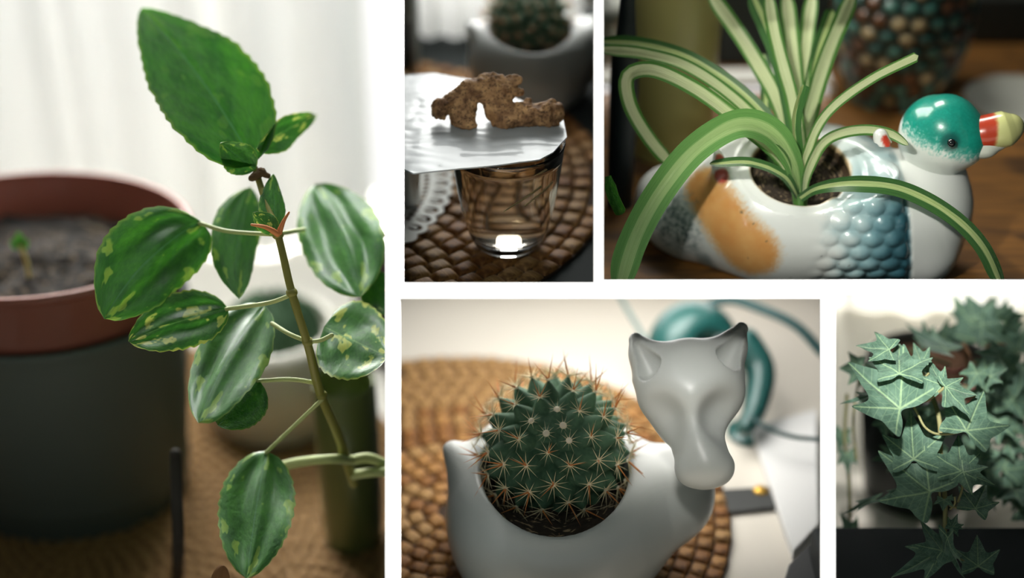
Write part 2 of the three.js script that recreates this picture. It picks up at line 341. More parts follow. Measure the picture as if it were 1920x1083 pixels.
// ---------------------------------------------------------------- tall left opening: houseplant, grey pot
// leaf blade: B base, T tip, width in metres; roll turns it about its midrib, bend bows it
function blade({ B, T, width, roll = 0, bend = V(0, 0, 0), cup = 0.15, quilt = 0.03, ribs = 2.4, wave = 0.02, teeth = 9, toothDepth = 0.05, prof = t => Math.pow(Math.sin(Math.PI * Math.pow(t, 0.8)), 0.75), nu = 36, nv = 26, phase = 0, curl = 0, left = 1, right = 1, tilt = 0.4 }) {
  const mid = T.clone().sub(B), L = mid.length(), ax = mid.clone().normalize();
  const mpos = B.clone().add(T).multiplyScalar(0.5), view = mpos.clone().sub(camera.position).normalize();
  const side = new THREE.Vector3().crossVectors(view, ax).normalize().applyAxisAngle(ax, roll);
  const nrm = new THREE.Vector3().crossVectors(ax, side).normalize();
  if (nrm.dot(view) > 0) nrm.negate();
  return grid(nv, nu, (u, t) => {
    const s = (u - 0.5) * 2, a = Math.abs(s), w0 = width / 2 * Math.max(prof(t), 0.004);
    const tooth = 1 + toothDepth * a * a * ((t * teeth + phase) % 1 - 0.5) * sstep(0.02, 0.1, t);
    const w = w0 * tooth * (s < 0 ? left : right);
    const p = B.clone().lerp(T, t).addScaledVector(bend, 4 * t * (1 - t));
    const th = curl * s; // roll the halves
    const out = Math.abs(curl) > 1e-3 ? Math.sin(th) / curl : s;
    const lift = Math.abs(curl) > 1e-3 ? (1 - Math.cos(th)) / curl : 0;
    p.addScaledVector(side, out * w);
    let n = cup * a * a * w - lift * w * 1.0 + quilt * w0 * (Math.cos(s * Math.PI * ribs + 2.2 * (noise(t * 3.2 + phase * 20, s * 1.5 + 4, phase * 9) - 0.5)) - 1) * (0.55 + 0.9 * noise(t * 4 + phase * 31, s * 2 + 7, 3)) * (1 - a * a * 0.6) * sstep(0, 0.15, t) * sstep(1, 0.8, t);
    n += wave * L * Math.sin(t * 11 + phase * 6 + s * 2) * a * a * (0.5 + 0.5 * a) - (a < 0.06 ? 0.012 * L * (1 - a / 0.06) : 0);
    p.addScaledVector(nrm, n); return lean(p, p.clone().sub(B).dot(UPV) * tilt);
  });
}
function leafTex(o) {   // u across, v along
  return tex(256, 256, (u, t) => {
    const s = (u - 0.5) * 2, a = Math.abs(s), sg = s < 0 ? 0 : 5;
    const n = fbm(s * 5 + 9, t * 9, o.seed, 4), f = fbm(s * 30, t * 40, o.seed + 4, 3), jag = (f - 0.5) * 0.16;
    let c = mixc(o.dark, o.mid, clamp(n * 1.1 - 0.1 + (f - 0.5) * 0.5));
    const bl = sstep(0.57, 0.64, fbm(s * 3.6 + sg, t * 8, o.seed + 20, 3) + sstep(0.55, 1, a) * 0.10 + sstep(0.5, 0.95, t) * 0.12 - 0.10);
    c = mixc(c, o.blotch, bl * (o.blotchAmount ?? 0.9));
    c = mixc(c, o.rim, sstep(0.9, 0.99, a + jag * 0.3) * 0.8);
    // midrib and branching veins
    const vein = sstep(0.030, 0.012, a) * 0.8 + sstep(0.10, 0.02, Math.abs(((t * 7 - a * 2.6 + 20) % 1) - 0.5) * 0.5) * 0.22 * (1 - a * 0.4);
    return mixc(c, o.vein, clamp(vein));
  });
}
const houseLeafTex = leafTex({ seed: 3, dark: [36, 96, 26], mid: [73, 144, 38], blotch: [160, 190, 70], blotchAmount: 0.75, rim: [128, 160, 62], vein: [66, 124, 68] });
const yellowLeafTex = leafTex({ seed: 8, dark: [36, 96, 26], mid: [73, 144, 38], blotch: [206, 214, 100], rim: [196, 204, 84], vein: [104, 158, 78] });
const thinLeafTex = leafTex({ seed: 14, dark: [36, 96, 26], mid: [73, 144, 38], blotch: [160, 190, 70], blotchAmount: 0.2, rim: [128, 160, 62], vein: [66, 124, 68] });
const leafBump = tex(256, 256, (u, t) => fbm(u * 26, t * 40, 5, 3), false);
const leafMat = (map, transmission = 0.3, coat = 0.7, o = {}) => phy(0xffffff, 0.92, { map, bumpMap: leafBump, bumpScale: 0.00035, transmission, thickness: 0, clearcoat: coat, clearcoatRoughness: 0.3, side: THREE.DoubleSide, specularIntensity: 0.8, ...o });
const houseLeaf = leafMat(houseLeafTex, 0.25, 1), yellowLeaf = leafMat(yellowLeafTex, 0.4), thinLeaf = leafMat(thinLeafTex, 0.95, 0.05, { specularIntensity: 0.2 });
const stemMat = phy(rgb(138, 136, 58), 0.6, { clearcoat: 0.3 }), petioleMat = phy(rgb(196, 206, 140), 0.6, { transmission: 0.2, thickness: 0 });
const soilMat = std(0xffffff, 1, { map: tex(256, 256, (u, v) => { const n = fbm(u * 30, v * 30, 1, 4); return mixc(mixc([26, 22, 18], [70, 58, 46], n), [150, 130, 100], sstep(0.68, 0.75, fbm(u * 50, v * 50, 5, 2))); }) });
function soilDisc(c, rx, rz, bump = 0.004, k = 60) {
  return grid(64, 14, (u, v) => { const a = u * Math.PI * 2, x = Math.cos(a) * rx * v, z = Math.sin(a) * rz * v; return V(c.x + x, c.y + bump * (fbm(x * 220 + 50, z * 220 + 50, 2, 3) - 0.5) * 2 + bump * (1 - v), c.z + z); }, true);
}

{ // the variegated houseplant, rooted in a slim green vase
  const vaseC = G(664, 1010, FL1 - 0.001), base = V(vaseC.x, EYE - FL1 + 0.0005, vaseC.z);
  const t = thing('houseplant', 'tall variegated houseplant with glossy dark green leaves spotted yellow and one bright top leaf', 'plant', P(664, 905, 0.868));
  const pt = (a) => P(a[0], a[1], a[2]);
  const S = [[664, 905, 0.868], [655, 880, 0.858], [632, 810, 0.838], [600, 735, 0.812], [577, 645, 0.797], [547, 548, 0.792], [521, 440, 0.797], [497, 375, 0.806], [478, 315, 0.815]];
  const stem = part(t, 'stem', tube(S.map(pt), v => lerp(0.0028, 0.0016, v) * (1 + 0.25 * Math.max(0, Math.cos(v * 30) - 0.8)), 80, 10), stemMat);
  for (const a of [[521, 440, 0.797], [547, 548, 0.792], [577, 640, 0.797], [603, 740, 0.813]]) { const g = new THREE.SphereGeometry(0.0029, 14, 10); const p = pt(a); g.scale(1, 0.8, 1); g.translate(p.x, p.y, p.z); part(stem, 'node', g, stemMat); }
  const L = (B, T, wpx, mat, o = {}, pet = null, label = null) => {
    const b = pt(B), e = pt(T), w = sz(wpx, (B[2] + T[2]) / 2);
    const m = part(t, 'leaf', blade({ B: b, T: e, width: w / Math.max(0.35, Math.cos(o.roll || 0)), ...o }), mat, label);
    if (pet) part(t, 'petiole', tube(pet.map(pt), o.petR || 0.0011, 20, 8), o.petMat || petioleMat);
    return m;
  };
  L([478, 308, 0.812], [266, 16, 0.85], 196, thinLeaf, { roll: 0.3, bend: V(0.002, 0.004, 0.0), teeth: 16, wave: 0.012, quilt: 0.02, cup: 0.1, toothDepth: 0.07, prof: t => Math.pow(Math.sin(Math.PI * Math.pow(t, 0.72)), 0.72) }, null, 'bright translucent green top leaf');
  L([482, 278, 0.815], [592, 214, 0.86], 54, yellowLeaf, { roll: 0.5, phase: 0.3 });
  L([478, 318, 0.812], [413, 268, 0.805], 64, houseLeaf, { roll: -0.4, phase: 0.7 }, null, 'small dark leaf at the top of the stem');
  // curled young leaves round the upper node
  L([517, 436, 0.796], [512, 326, 0.80], 66, houseLeaf, { roll: 0.35, curl: 1.3, phase: 0.2 }, null, 'curled young leaf');
  L([520, 438, 0.794], [474, 398, 0.79], 46, yellowLeaf, { roll: -0.3, curl: 0.9, phase: 0.5 }, null, 'curled young leaf');
  part(t, 'stipule', mergeGeometries([tube([[523, 436, 0.795], [533, 412, 0.793], [542, 398, 0.793]].map(pt), v => 0.0016 * (1 - v * 0.7), 12, 7), tube([[520, 438, 0.794], [498, 426, 0.79], [472, 421, 0.79]].map(pt), v => 0.0016 * (1 - v * 0.6), 12, 7)]), std(rgb(222, 140, 84), 0.6), 'orange-red stipules at the upper node');
  part(t, 'bud', blob([[pt([472, 334, 0.81]), pt([490, 323, 0.81]), 0.0018, 0.0022], [pt([490, 323, 0.81]), pt([503, 330, 0.81]), 0.002, 0.0012]], 0.0006, 0.0008, p => (fbm(p.x * 900, p.y * 900, p.z * 900, 2) - 0.5) * 0.0012), std(rgb(92, 72, 44), 0.9), 'dry brown bud');
  L([470, 350, 0.866], [448, 560, 0.866], 100, houseLeaf, { tilt: 0.8, roll: -0.55, curl: 0.7, phase: 0.1, teeth: 8, bend: V(-0.0035, 0, 0.002) });
  L([590, 345, 0.885], [676, 556, 0.885], 160, houseLeaf, { tilt: 0.85, quilt: 0.08, roll: 0.3, curl: 0.35, phase: 0.6, bend: V(0.003, 0.002, 0.004), prof: t => Math.pow(Math.sin(Math.PI * Math.pow(t, 0.95)), 0.6) }, [[523, 438, 0.797], [545, 434, 0.82], [570, 430, 0.86]]);
  L([378, 415, 0.826], [196, 598, 0.826], 178, houseLeaf, { tilt: 0.7, roll: -0.45, curl: 0.5, phase: 0.3, quilt: 0.09, bend: V(-0.002, 0.005, 0), prof: t => Math.pow(Math.sin(Math.PI * Math.pow(t, 0.85)), 0.55), teeth: 11 }, [[374, 418, 0.826], [420, 432, 0.82], [521, 440, 0.80]]);
  L([428, 578, 0.812], [241, 640, 0.812], 112, yellowLeaf, { tilt: 0.8, quilt: 0.08, roll: -0.25, phase: 0.15, curl: 0.35, bend: V(0.001, 0.002, 0), teeth: 10, toothDepth: 0.09, prof: t => Math.pow(Math.sin(Math.PI * Math.pow(t, 0.9)), 0.62) }, [[547, 552, 0.793], [510, 566, 0.80], [425, 579, 0.811]]);
  L([486, 712, 0.812], [408, 797, 0.812], 112, thinLeaf, { tilt: 0.75, roll: 0.35, phase: 0.8, prof: t => Math.pow(Math.sin(Math.PI * Math.pow(t, 0.8)), 0.6) }, [[597, 718, 0.813], [545, 711, 0.81], [484, 714, 0.812]], 'pale green lower side of a leaf lit from behind');
  L([496, 572, 0.828], [372, 792, 0.828], 138, houseLeaf, { tilt: 0.85, roll: 0.35, curl: 0.55, phase: 0.4, quilt: 0.10, bend: V(-0.002, 0.003, 0), prof: t => Math.pow(Math.sin(Math.PI * Math.pow(t, 0.9)), 0.55) }, [[577, 640, 0.797], [545, 627, 0.80], [510, 606, 0.812]]);
  L([608, 612, 0.812], [728, 668, 0.812], 158, yellowLeaf, { tilt: 0.7, roll: -0.4, curl: 0.4, phase: 0.2, quilt: 0.06, prof: t => Math.pow(Math.sin(Math.PI * Math.pow(t, 0.75)), 0.5), right: 1, left: 1 }, [[577, 640, 0.797], [600, 638, 0.796], [622, 628, 0.796]]);
  L([690, 510, 0.85], [735, 592, 0.845], 70, houseLeaf, { roll: 0.2, phase: 0.9 });
  L([500, 845, 0.830], [462, 1084, 0.830], 142, houseLeaf, { tilt: 0.8, roll: 0.12, curl: 0.25, phase: 0.55, quilt: 0.10, teeth: 12, toothDepth: 0.08, bend: V(-0.0005, 0.001, 0.003), prof: t => Math.pow(Math.sin(Math.PI * Math.pow(t, 0.8)), 0.62) }, [[604, 748, 0.813], [555, 795, 0.82], [499, 848, 0.829]]);
  L([420, 1060, 0.80], [400, 1130, 0.81], 40, std(rgb(120, 84, 48), 0.9, { side: THREE.DoubleSide }), { roll: 0.4, phase: 0.2, curl: 0.8 }, null, 'withered brown leaf');
  for (const p of [[[660, 862, 0.855], [620, 860, 0.84], [560, 866, 0.852], [510, 878, 0.858]], [[660, 862, 0.855], [690, 858, 0.857], [735, 875, 0.86]], [[664, 890, 0.86], [690, 886, 0.857], [736, 884, 0.855]]])
    part(t, 'petiole', tube(p.map(pt), 0.0026, 24, 10), petioleMat);
  // the vase
  const v = thing('flower_vase', 'slim olive green glazed vase holding the tall houseplant', 'vase', base);
  const h = P(664, 900, 0.868).y - base.y, r = 0.0188;
  part(v, 'body', lathe(smoothProf([[0, 0], [r * 0.86, 0], [r * 0.95, 0.01], [r, h * 0.6], [r * 0.98, h - 0.002], [r * 0.95, h], [r * 0.88, h - 0.002], [r * 0.86, h - 0.02], [0, h - 0.021]], 90), 48, base), phy(rgb(104, 116, 66), 0.3, { clearcoat: 0.5 }));
}
{ // big pot: plastic flowerpot sunk in a grey cover pot
  const X = 0.822, x = -0.281, sx = 1, szz = 0.78, fl = EYE - FL1 + 0.0045;
  const at = V(x, fl, -X), top = EYE - 0.474 - fl;
  const cp = thing('cover_pot', 'large matte dark grey cover pot standing on woven mat', 'pot', at);
  part(cp, 'body', lathe(smoothProf([[0, 0.0], [0.066, 0], [0.0735, 0.004], [0.079, 0.05], [0.0865, 0.128], [0.0885, 0.139], [0.0875, 0.143], [0.085, 0.142], [0.083, 0.13], [0.076, 0.05], [0.070, 0.008], [0, 0.006]], 120), 96, at, sx, szz), phy(rgb(80, 90, 84), 0.62, { clearcoat: 0.15, clearcoatRoughness: 0.5 }));
  const b = V(x, fl + 0.0105, -X);
  const fp = thing('flowerpot', 'reddish brown plastic flowerpot with dark soil sunk in the grey cover pot', 'pot', b);
  const tp = top - 0.0105;
  const potClay = phy(rgb(138, 78, 62), 0.45, { clearcoat: 0.25, side: THREE.DoubleSide });
  part(fp, 'body', lathe([[0, 0], [0.058, 0], [0.06, 0.003], [0.0845, tp - 0.032], [0.0922, tp - 0.0058], [0.0918, tp - 0.005]], 96, b, sx, szz), potClay);
  part(fp, 'rim', lathe([[0.0916, tp - 0.0062], [0.0945, tp - 0.0058], [0.0958, tp - 0.0045], [0.0962, tp - 0.0022], [0.0955, tp - 0.0004], [0.094, tp], [0.0925, tp - 0.0004], [0.0918, tp - 0.002]], 96, b, sx, szz), potClay);
  part(fp, 'inner_wall', lathe([[0.0921, tp - 0.0006], [0.0905, tp - 0.008], [0.0830, tp - 0.034]], 96, b, sx, szz), potClay);
  part(fp, 'soil', soilDisc(V(x, fl + top - 0.0265, -X), 0.0848, 0.0848 * szz, 0.006), std(0xffffff, 1, { map: soilMat.map, color: rgb(150, 148, 145) }));
  const sp = P(52, 512, 0.945), gs = fl + top - 0.024; sp.y = gs;
  const sd = thing('seedling', 'tiny pale green seedling sprouting in the flowerpot soil', 'seedling', sp);
  part(sd, 'stem', tube([sp, sp.clone().add(V(0.0005, 0.012, 0)), sp.clone().add(V(-0.001, 0.023, 0.001))], 0.0014, 12, 7), std(rgb(170, 180, 110), 0.7));
  const tip = sp.clone().add(V(-0.001, 0.022, 0.001));
  for (const [dx, dy] of [[-0.005, 0.006], [0.005, 0.007], [0.0005, 0.012]]) part(sd, 'leaf', blade({ B: tip.clone(), T: tip.clone().add(V(dx, dy, 0.001)), width: 0.006, teeth: 1, nu: 10, nv: 6 }), leafMat(thinLeafTex, 0.4, 0.2));
}
{ // things at the back of the tall opening
  const c = G(505, 900, FL1); c.z = -0.90;
  const at = V(c.x - 0.002, EYE - FL1 + 0.0005, c.z);
  const p = thing('cactus_pot', 'white bowl-shaped pot of dark cactus blurred behind the houseplant', 'pot', at);
  part(p, 'body', lathe(smoothProf([[0, 0], [0.036, 0], [0.045, 0.012], [0.050, 0.040], [0.046, 0.066], [0.042, 0.073], [0.038, 0.074], [0.037, 0.066], [0.034, 0.06], [0, 0.058]], 80), 64, at), phy(rgb(214, 210, 196), 0.35, { clearcoat: 0.5 }));
  const q = V(at.x, at.y + 0.055, at.z);
  const k = thing('cactus', 'dark round cactus growing in the white bowl behind the houseplant', 'cactus', q);
  part(k, 'body', (() => { return grid(72, 28, (u, v) => { const a = u * Math.PI * 2, th = v * Math.PI * 0.55, r = 0.033 * (1 + 0.07 * Math.cos(a * 14)); return V(q.x + Math.sin(th) * Math.cos(a) * r, q.y + 0.006 + Math.cos(th) * r, q.z + Math.sin(th) * Math.sin(a) * r); }, true); })(), std(rgb(58, 88, 58), 0.8, { side: THREE.DoubleSide }));
  const dk = V(-0.0915, EYE - FL1 + 0.0005, -0.97);
  const d = thing('bowl', 'small dark brown bowl blurred at the right edge behind the stem', 'bowl', dk);
  part(d, 'body', lathe(smoothProf([[0, 0], [0.012, 0], [0.017, 0.02], [0.02, 0.075], [0.0185, 0.078], [0.017, 0.07], [0, 0.04]], 50), 40, dk), phy(rgb(64, 46, 40), 0.4, { clearcoat: 0.4 }));
}
{
  const [x0, x1] = backWindow(1, kx(-410), kx(722), 1.2, 0.04, 0.655, 1.0, 26, 'tall bright window behind the sheer curtain of the tall opening');
  lightPanel('window_6', -0.27, -0.06, 0.955, 0.985, TOP + 0.001, 56, [0.97, 0.99, 1], 'added narrow light strip in the top board for sheen on the houseplant leaves');  // added strip of light that gives the leaves their sheen
  curtain(x0 + 0.004, x1 - 0.012, 1.12, 0.36, FL1 - 0.001, (u, v) => 0.006 * Math.sin(u * 52 + Math.sin(u * 9)) + 0.014 * Math.pow(Math.max(0, Math.cos((u - 0.47) * 24)), 8) + 0.005 * Math.sin(u * 23), 'white sheer curtain in soft folds behind the tall houseplant', thickCurtain);
}
wovenTray({ label: 'brown woven mat under the large grey cover pot', c: [-0.245, 0.79], R: 0.188, h: FL1 - 0.0046, pitch: 0.0075, len: 0.0095, keep: (x, X) => X > 0.645 && x > -0.415 && x < -0.072, star: [-0.26, 0.80], thick: 0.0044 });
{ // dark strap standing at the edge of the mat
  const b = G(333, 1100, FL1 - 0.003), t = thing('leather_strap', 'upright dark strap beside the cover pot at the edge of the mat', 'strap', b);
  part(t, 'band', tube([b.clone().add(V(0, 0.0008, 0)), P(334, 1000, 0.872), P(331, 900, 0.875), P(329, 850, 0.877)], 0.0032, 24, 8, 0.5), std(rgb(40, 36, 30), 0.8));
}

// ---------------------------------------------------------------- lower middle opening: fox-headed planter with a cactus
const glaze = phy(rgb(192, 195, 190), 0.42, { clearcoat: 0.35, clearcoatRoughness: 0.3 });
function foxPlanter(label) {
  // points as (across, back, drop below the eye)
  const t = thing('fox_planter', label, 'planter', V(0.03, EYE - TR5, -0.650));
  const rim = W(0.0215, 0.6500, 0.5125), bc = W(0.0225, 0.655, 0.5465);
  const b = [
    [W(0.062, 0.650, 0.535), W(0.078, 0.651, 0.532), 0.030, 0.024, 0.02],                       // breast
    [W(0.080, 0.655, 0.528), W(0.0868, 0.657, 0.50), 0.0185, 0.0150, 0.012], [W(0.0868, 0.657, 0.50), W(0.0873, 0.654, 0.478), 0.0150, 0.0150],   // neck
    [W(-0.022, 0.664, 0.522), W(-0.0300, 0.669, 0.5115), 0.0105, 0.0075, 0.010],                    // tail
  ];
  const body = blob(b, 0.0012, 0.008, null, {
    reach: [[bc, bc, 0.065, 0.065]],
    field: p => ellipsoid(p, bc, 0.0565, 0.058, 0.0635),
    carve: (p, f) => {
      const dx = (p.x - rim.x) / 0.0370, dz = (p.z - rim.z) / 0.0465, well = (Math.hypot(dx, dz) - 1) * 0.0385, depth = (rim.y - 0.034) - p.y;
      f = smax(f, p.y - (rim.y + 0.0016 + 0), 0.009);   // the back is cut level round the well
      f = smax(f, -Math.max(well, depth), 0.0032);
      return smax(f, (EYE - TR5 + 0.0003) - p.y, 0.002);
    }
  });
  part(t, 'body', body, glaze);
  const h = (px, py, d) => P(px, py, d);
  const bones = [
    [h(1266, 720, 0.806), h(1322, 716, 0.806), 0.0186, 0.0186], [h(1292, 706, 0.811), h(1296, 744, 0.806), 0.0188, 0.0190],
    [h(1250, 748, 0.804), h(1342, 742, 0.804), 0.0120, 0.0120],
    [h(1298, 760, 0.801), h(1320, 862, 0.791), 0.0180, 0.0120],
    [h(1304, 800, 0.795), h(1322, 870, 0.7865), 0.0130, 0.0100], [h(1294, 882, 0.787), h(1348, 878, 0.7875), 0.0064, 0.0064, 0.006],
    [h(1290, 740, 0.815), W(0.087, 0.655, 0.486), 0.016, 0.0150],
  ];
  const ears = [[[1226, 690, 0.811], [1192, 636, 0.815], 0.0118, 0.0034], [[1240, 672, 0.811], [1206, 664, 0.812], 0.0062, 0.006], [[1352, 676, 0.811], [1390, 616, 0.815], 0.0118, 0.0034], [[1336, 668, 0.811], [1374, 654, 0.812], 0.006, 0.006]];
  const pits = [[h(1232, 792, 0.7865), 0.0110], [h(1362, 782, 0.7865), 0.0105]];
  const earIn = [[h(1216, 686, 0.7985), h(1194, 644, 0.808), 0.0072, 0.0020], [h(1366, 670, 0.7985), h(1388, 624, 0.808), 0.0072, 0.0020]];
  const q = V();
  part(t, 'head', blob([...bones, ...ears.map(([a, e, r0, r1]) => [h(...a), h(...e), r0, r1, 0.006])], 0.00085, 0.008, null, {
    carve: (p, f) => {
      for (const [c0, r] of pits) f = smax(f, -(p.distanceTo(c0) - r), 0.013);
      for (const [a, e, ra, rb] of earIn) { const ab = q.subVectors(e, a), l2 = ab.lengthSq(), tt = clamp(p.clone().sub(a).dot(ab) / l2), d = p.clone().sub(a).addScaledVector(ab, -tt).length() - lerp(ra, rb, tt); f = smax(f, -d, 0.0016); }
      return f;
    }
  }), glaze);
  part(t, 'soil', soilDisc(V(rim.x, rim.y - 0.012, rim.z), 0.0376, 0.0470, 0.003), soilMat);
  return t;
}

// a globe cactus: one body with raised tubercles, a spine cluster on each
const cactusSkin = std(0xffffff, 0.72, { vertexColors: true });
const spinePale = std(rgb(226, 212, 170), 0.6), spineOrange = std(rgb(196, 122, 60), 0.6), woolMat = std(rgb(236, 226, 204), 1);
function spike(len, r, dir, at = V()) { const g = new THREE.ConeGeometry(r, len, 5, 1); g.translate(0, len / 2, 0); g.applyQuaternion(new THREE.Quaternion().setFromUnitVectors(V(0, 1, 0), dir.clone().normalize())); g.translate(at.x, at.y, at.z); return g; }
function globeCactus(label, C, R, axis, N = 84) {
  const t = thing('globe_cactus', label, 'cactus', C.clone().addScaledVector(V(0, 1, 0), -R * 0.72));
  const Q = new THREE.Quaternion().setFromUnitVectors(V(0, 1, 0), axis.clone().normalize());
  const dirs = [];
  for (let i = 0; i < N; i++) {
    const th = Math.pow((i + 0.6) / N, 0.56) * 1.95, ph = i * 2.399963;
    dirs.push({ d: V(Math.sin(th) * Math.cos(ph), Math.cos(th), Math.sin(th) * Math.sin(ph)).applyQuaternion(Q), th });
  }
  const tmp = V();
  const tub = (n) => { // height of the nearest tubercle cone
    let best = 0; for (const q of dirs) { const w = lerp(0.13, 0.26, clamp(q.th / 1.3)), a = Math.acos(clamp(n.dot(q.d), -1, 1)); best = Math.max(best, Math.max(0, 1 - a / w)); } return best;
  };
  const g = grid(240, 150, (u, v) => {
    const a = u * Math.PI * 2, th = v * Math.PI * 0.84; tmp.set(Math.sin(th) * Math.cos(a), Math.cos(th), Math.sin(th) * Math.sin(a)).applyQuaternion(Q);
    const s = lerp(0.05, 0.30, sstep(0.05, 0.9, th)), k = 0.78 + s * tub(tmp);
    return C.clone().addScaledVector(tmp, R * k);
  }, true);
  paint(g, (p) => { const f = fbm(p.x * 900, p.y * 900, p.z * 900, 2), h = fbm(p.x * 90, p.y * 90, p.z * 90, 2); return mixc([54, 88, 66], [84, 120, 88], clamp((f - 0.5) * 0.9 + h)); });
  part(t, 'body', g, cactusSkin);
  const view = camera.position.clone().sub(C).normalize();
  // four kinds of cluster, copied
  const kinds = [0, 1, 2, 3].map(kd => {
    const pale = [], orange = [], n = 10 + (kd % 2);
    for (let i = 0; i < n; i++) { const a = (i + rr(-0.2, 0.2)) / n * Math.PI * 2, e = rr(0.25, 0.5); pale.push(spike(R * rr(0.24, 0.32), R * 0.0085, V(Math.cos(a), e, Math.sin(a)))); }
    for (let i = 0; i < 1 + (kd > 1); i++) { const a = rr(0, 6.28); orange.push(spike(R * rr(0.34, 0.44), R * 0.014, V(Math.cos(a) * 0.7, 1, Math.sin(a) * 0.7))); }
    const wool = new THREE.IcosahedronGeometry(R * 0.034, 1); wool.scale(1, 0.6, 1);
    return [mergeGeometries(pale), mergeGeometries(orange), wool];
  });
  dirs.forEach((q, i) => {
    const top = C.clone().addScaledVector(q.d, R * (0.78 + lerp(0.05, 0.30, sstep(0.05, 0.9, q.th)) - 0.004));
    const young = q.th < 0.42, sc = young ? lerp(0.5, 0.7, q.th / 0.42) : lerp(0.72, 1, sstep(0.42, 0.9, q.th));
    const k = kinds[i % 4], m = shadowed(new THREE.Mesh(k[0], spinePale)); m.name = 'spine_cluster';
    m.position.copy(top).sub(t.position); m.quaternion.setFromUnitVectors(V(0, 1, 0), q.d).multiply(new THREE.Quaternion().setFromAxisAngle(V(0, 1, 0), i * 1.7)); m.scale.setScalar(sc); t.add(m);
    const w = shadowed(new THREE.Mesh(k[2], woolMat)); w.name = 'areole'; if (young) w.scale.setScalar(lerp(3.2, 1.8, q.th / 0.42)); m.add(w);
    if (!young) { const o = shadowed(new THREE.Mesh(k[1], spineOrange)); o.name = 'central_spine'; m.add(o); }
  });
  return t;
}
const fox = foxPlanter('large white glazed fox-headed planter on the big woven tray');
const cact = globeCactus('green globe cactus with pale and orange spines in the large fox planter', W(0.0215, 0.6615, 0.5095), 0.0360, V(0, Math.sin(1.07), Math.cos(1.07)));

wovenTray({ label: 'big round brown woven tray under the large fox planter', c: [-0.031, 0.693], R: 0.1495, h: TR5 + 0.0003, pitch: 0.0088, len: 0.0105, keep: within(745, 1535, TR5, 0.838), star: [0.03, 0.68], thick: 0.0042 });
{
  const [x0, x1] = backWindow(2, kx(746), kx(1546), 0.945, 0.437, 0.538, 1.0, 2.6, 'bright window at the back of the lower middle opening');
  lightPanel('added_light', 0.0, 0.13, 0.735, 0.82, 0.4505, 11, [1, 0.98, 0.94], 'added slim light panel under the wooden shelf to light the fox planter from above');  // added panel, lights the fox planter from above and behind
  lightPanel('added_light_001', -0.05, 0.035, 0.705, 0.80, 0.4347, 8, [1, 0.98, 0.94], 'added slim light panel under the dark shelf to light the fox planter from above');  // second added panel beside it, for the same overhead light
  struct('wall_back', box(x0 - 0.004, x1 + 0.004, 0.5425, FL5, 0.93, 0.945), std(rgb(212, 209, 200), 0.85), 'beige wall below the window of the lower middle opening');
}
{ // leather strap with a brass stud at the edge of the tray
  const y = EYE - FL5;
  const pts = [[1345, 908], [1452, 902], [1458, 938], [1345, 950]].map(p => { const g = G(p[0], p[1], 0.5725); return new THREE.Vector2(g.x, g.z); });
  const sh = new THREE.Shape(pts.map(p => new THREE.Vector2(p.x, -p.y)));
  const g = new THREE.ExtrudeGeometry(sh, { depth: 0.002, bevelEnabled: true, bevelSize: 0.0006, bevelThickness: 0.0006, bevelSegments: 2 }); g.rotateX(-Math.PI / 2); g.translate(0, y + 0.0006, 0);
  const c = G(1400, 926, FL5), t = thing('leather_strap', 'dark leather strap with brass stud at the right of the big tray', 'strap', V(c.x, y, c.z));
  part(t, 'band', g, std(rgb(46, 48, 46), 0.6));
  const s = new THREE.SphereGeometry(0.0042, 20, 12); s.scale(1, 0.5, 1); const sc = G(1426, 920, 0.5765); s.translate(sc.x, y + 0.0034, sc.z); part(t, 'stud', s, std(rgb(190, 150, 70), 0.35, { metalness: 0.9 }));
}
{ // white folded cloth at the right and a dark case in front of it
  const y = EYE - FL5;
  const flat = (name, label, cat, pxs, h, mat, hgt) => {
    const q = pxs.map(p => { const g = G(p[0], p[1], h); return new THREE.Vector2(g.x, -g.z); });
    const g = new THREE.ExtrudeGeometry(new THREE.Shape(q), { depth: hgt, bevelEnabled: true, bevelSize: 0.001, bevelThickness: 0.001, bevelSegments: 2 }); g.rotateX(-Math.PI / 2); g.translate(0, y + 0.001, 0);
    return single(name, label, cat, g, mat);
  };
  flat('napkin', 'white folded napkin lying at the right below the teal lamp', 'napkin', [[1412, 800], [1530, 768], [1532, 980], [1488, 1030]], 0.5725, std(rgb(212, 212, 210), 0.9), 0.005);
  flat('leather_case', 'small dark leather case in the lower right corner by the napkin', 'case', [[1482, 1062], [1530, 1012], [1530, 1100], [1470, 1100]], 0.570, std(rgb(40, 42, 42), 0.6), 0.009);
}
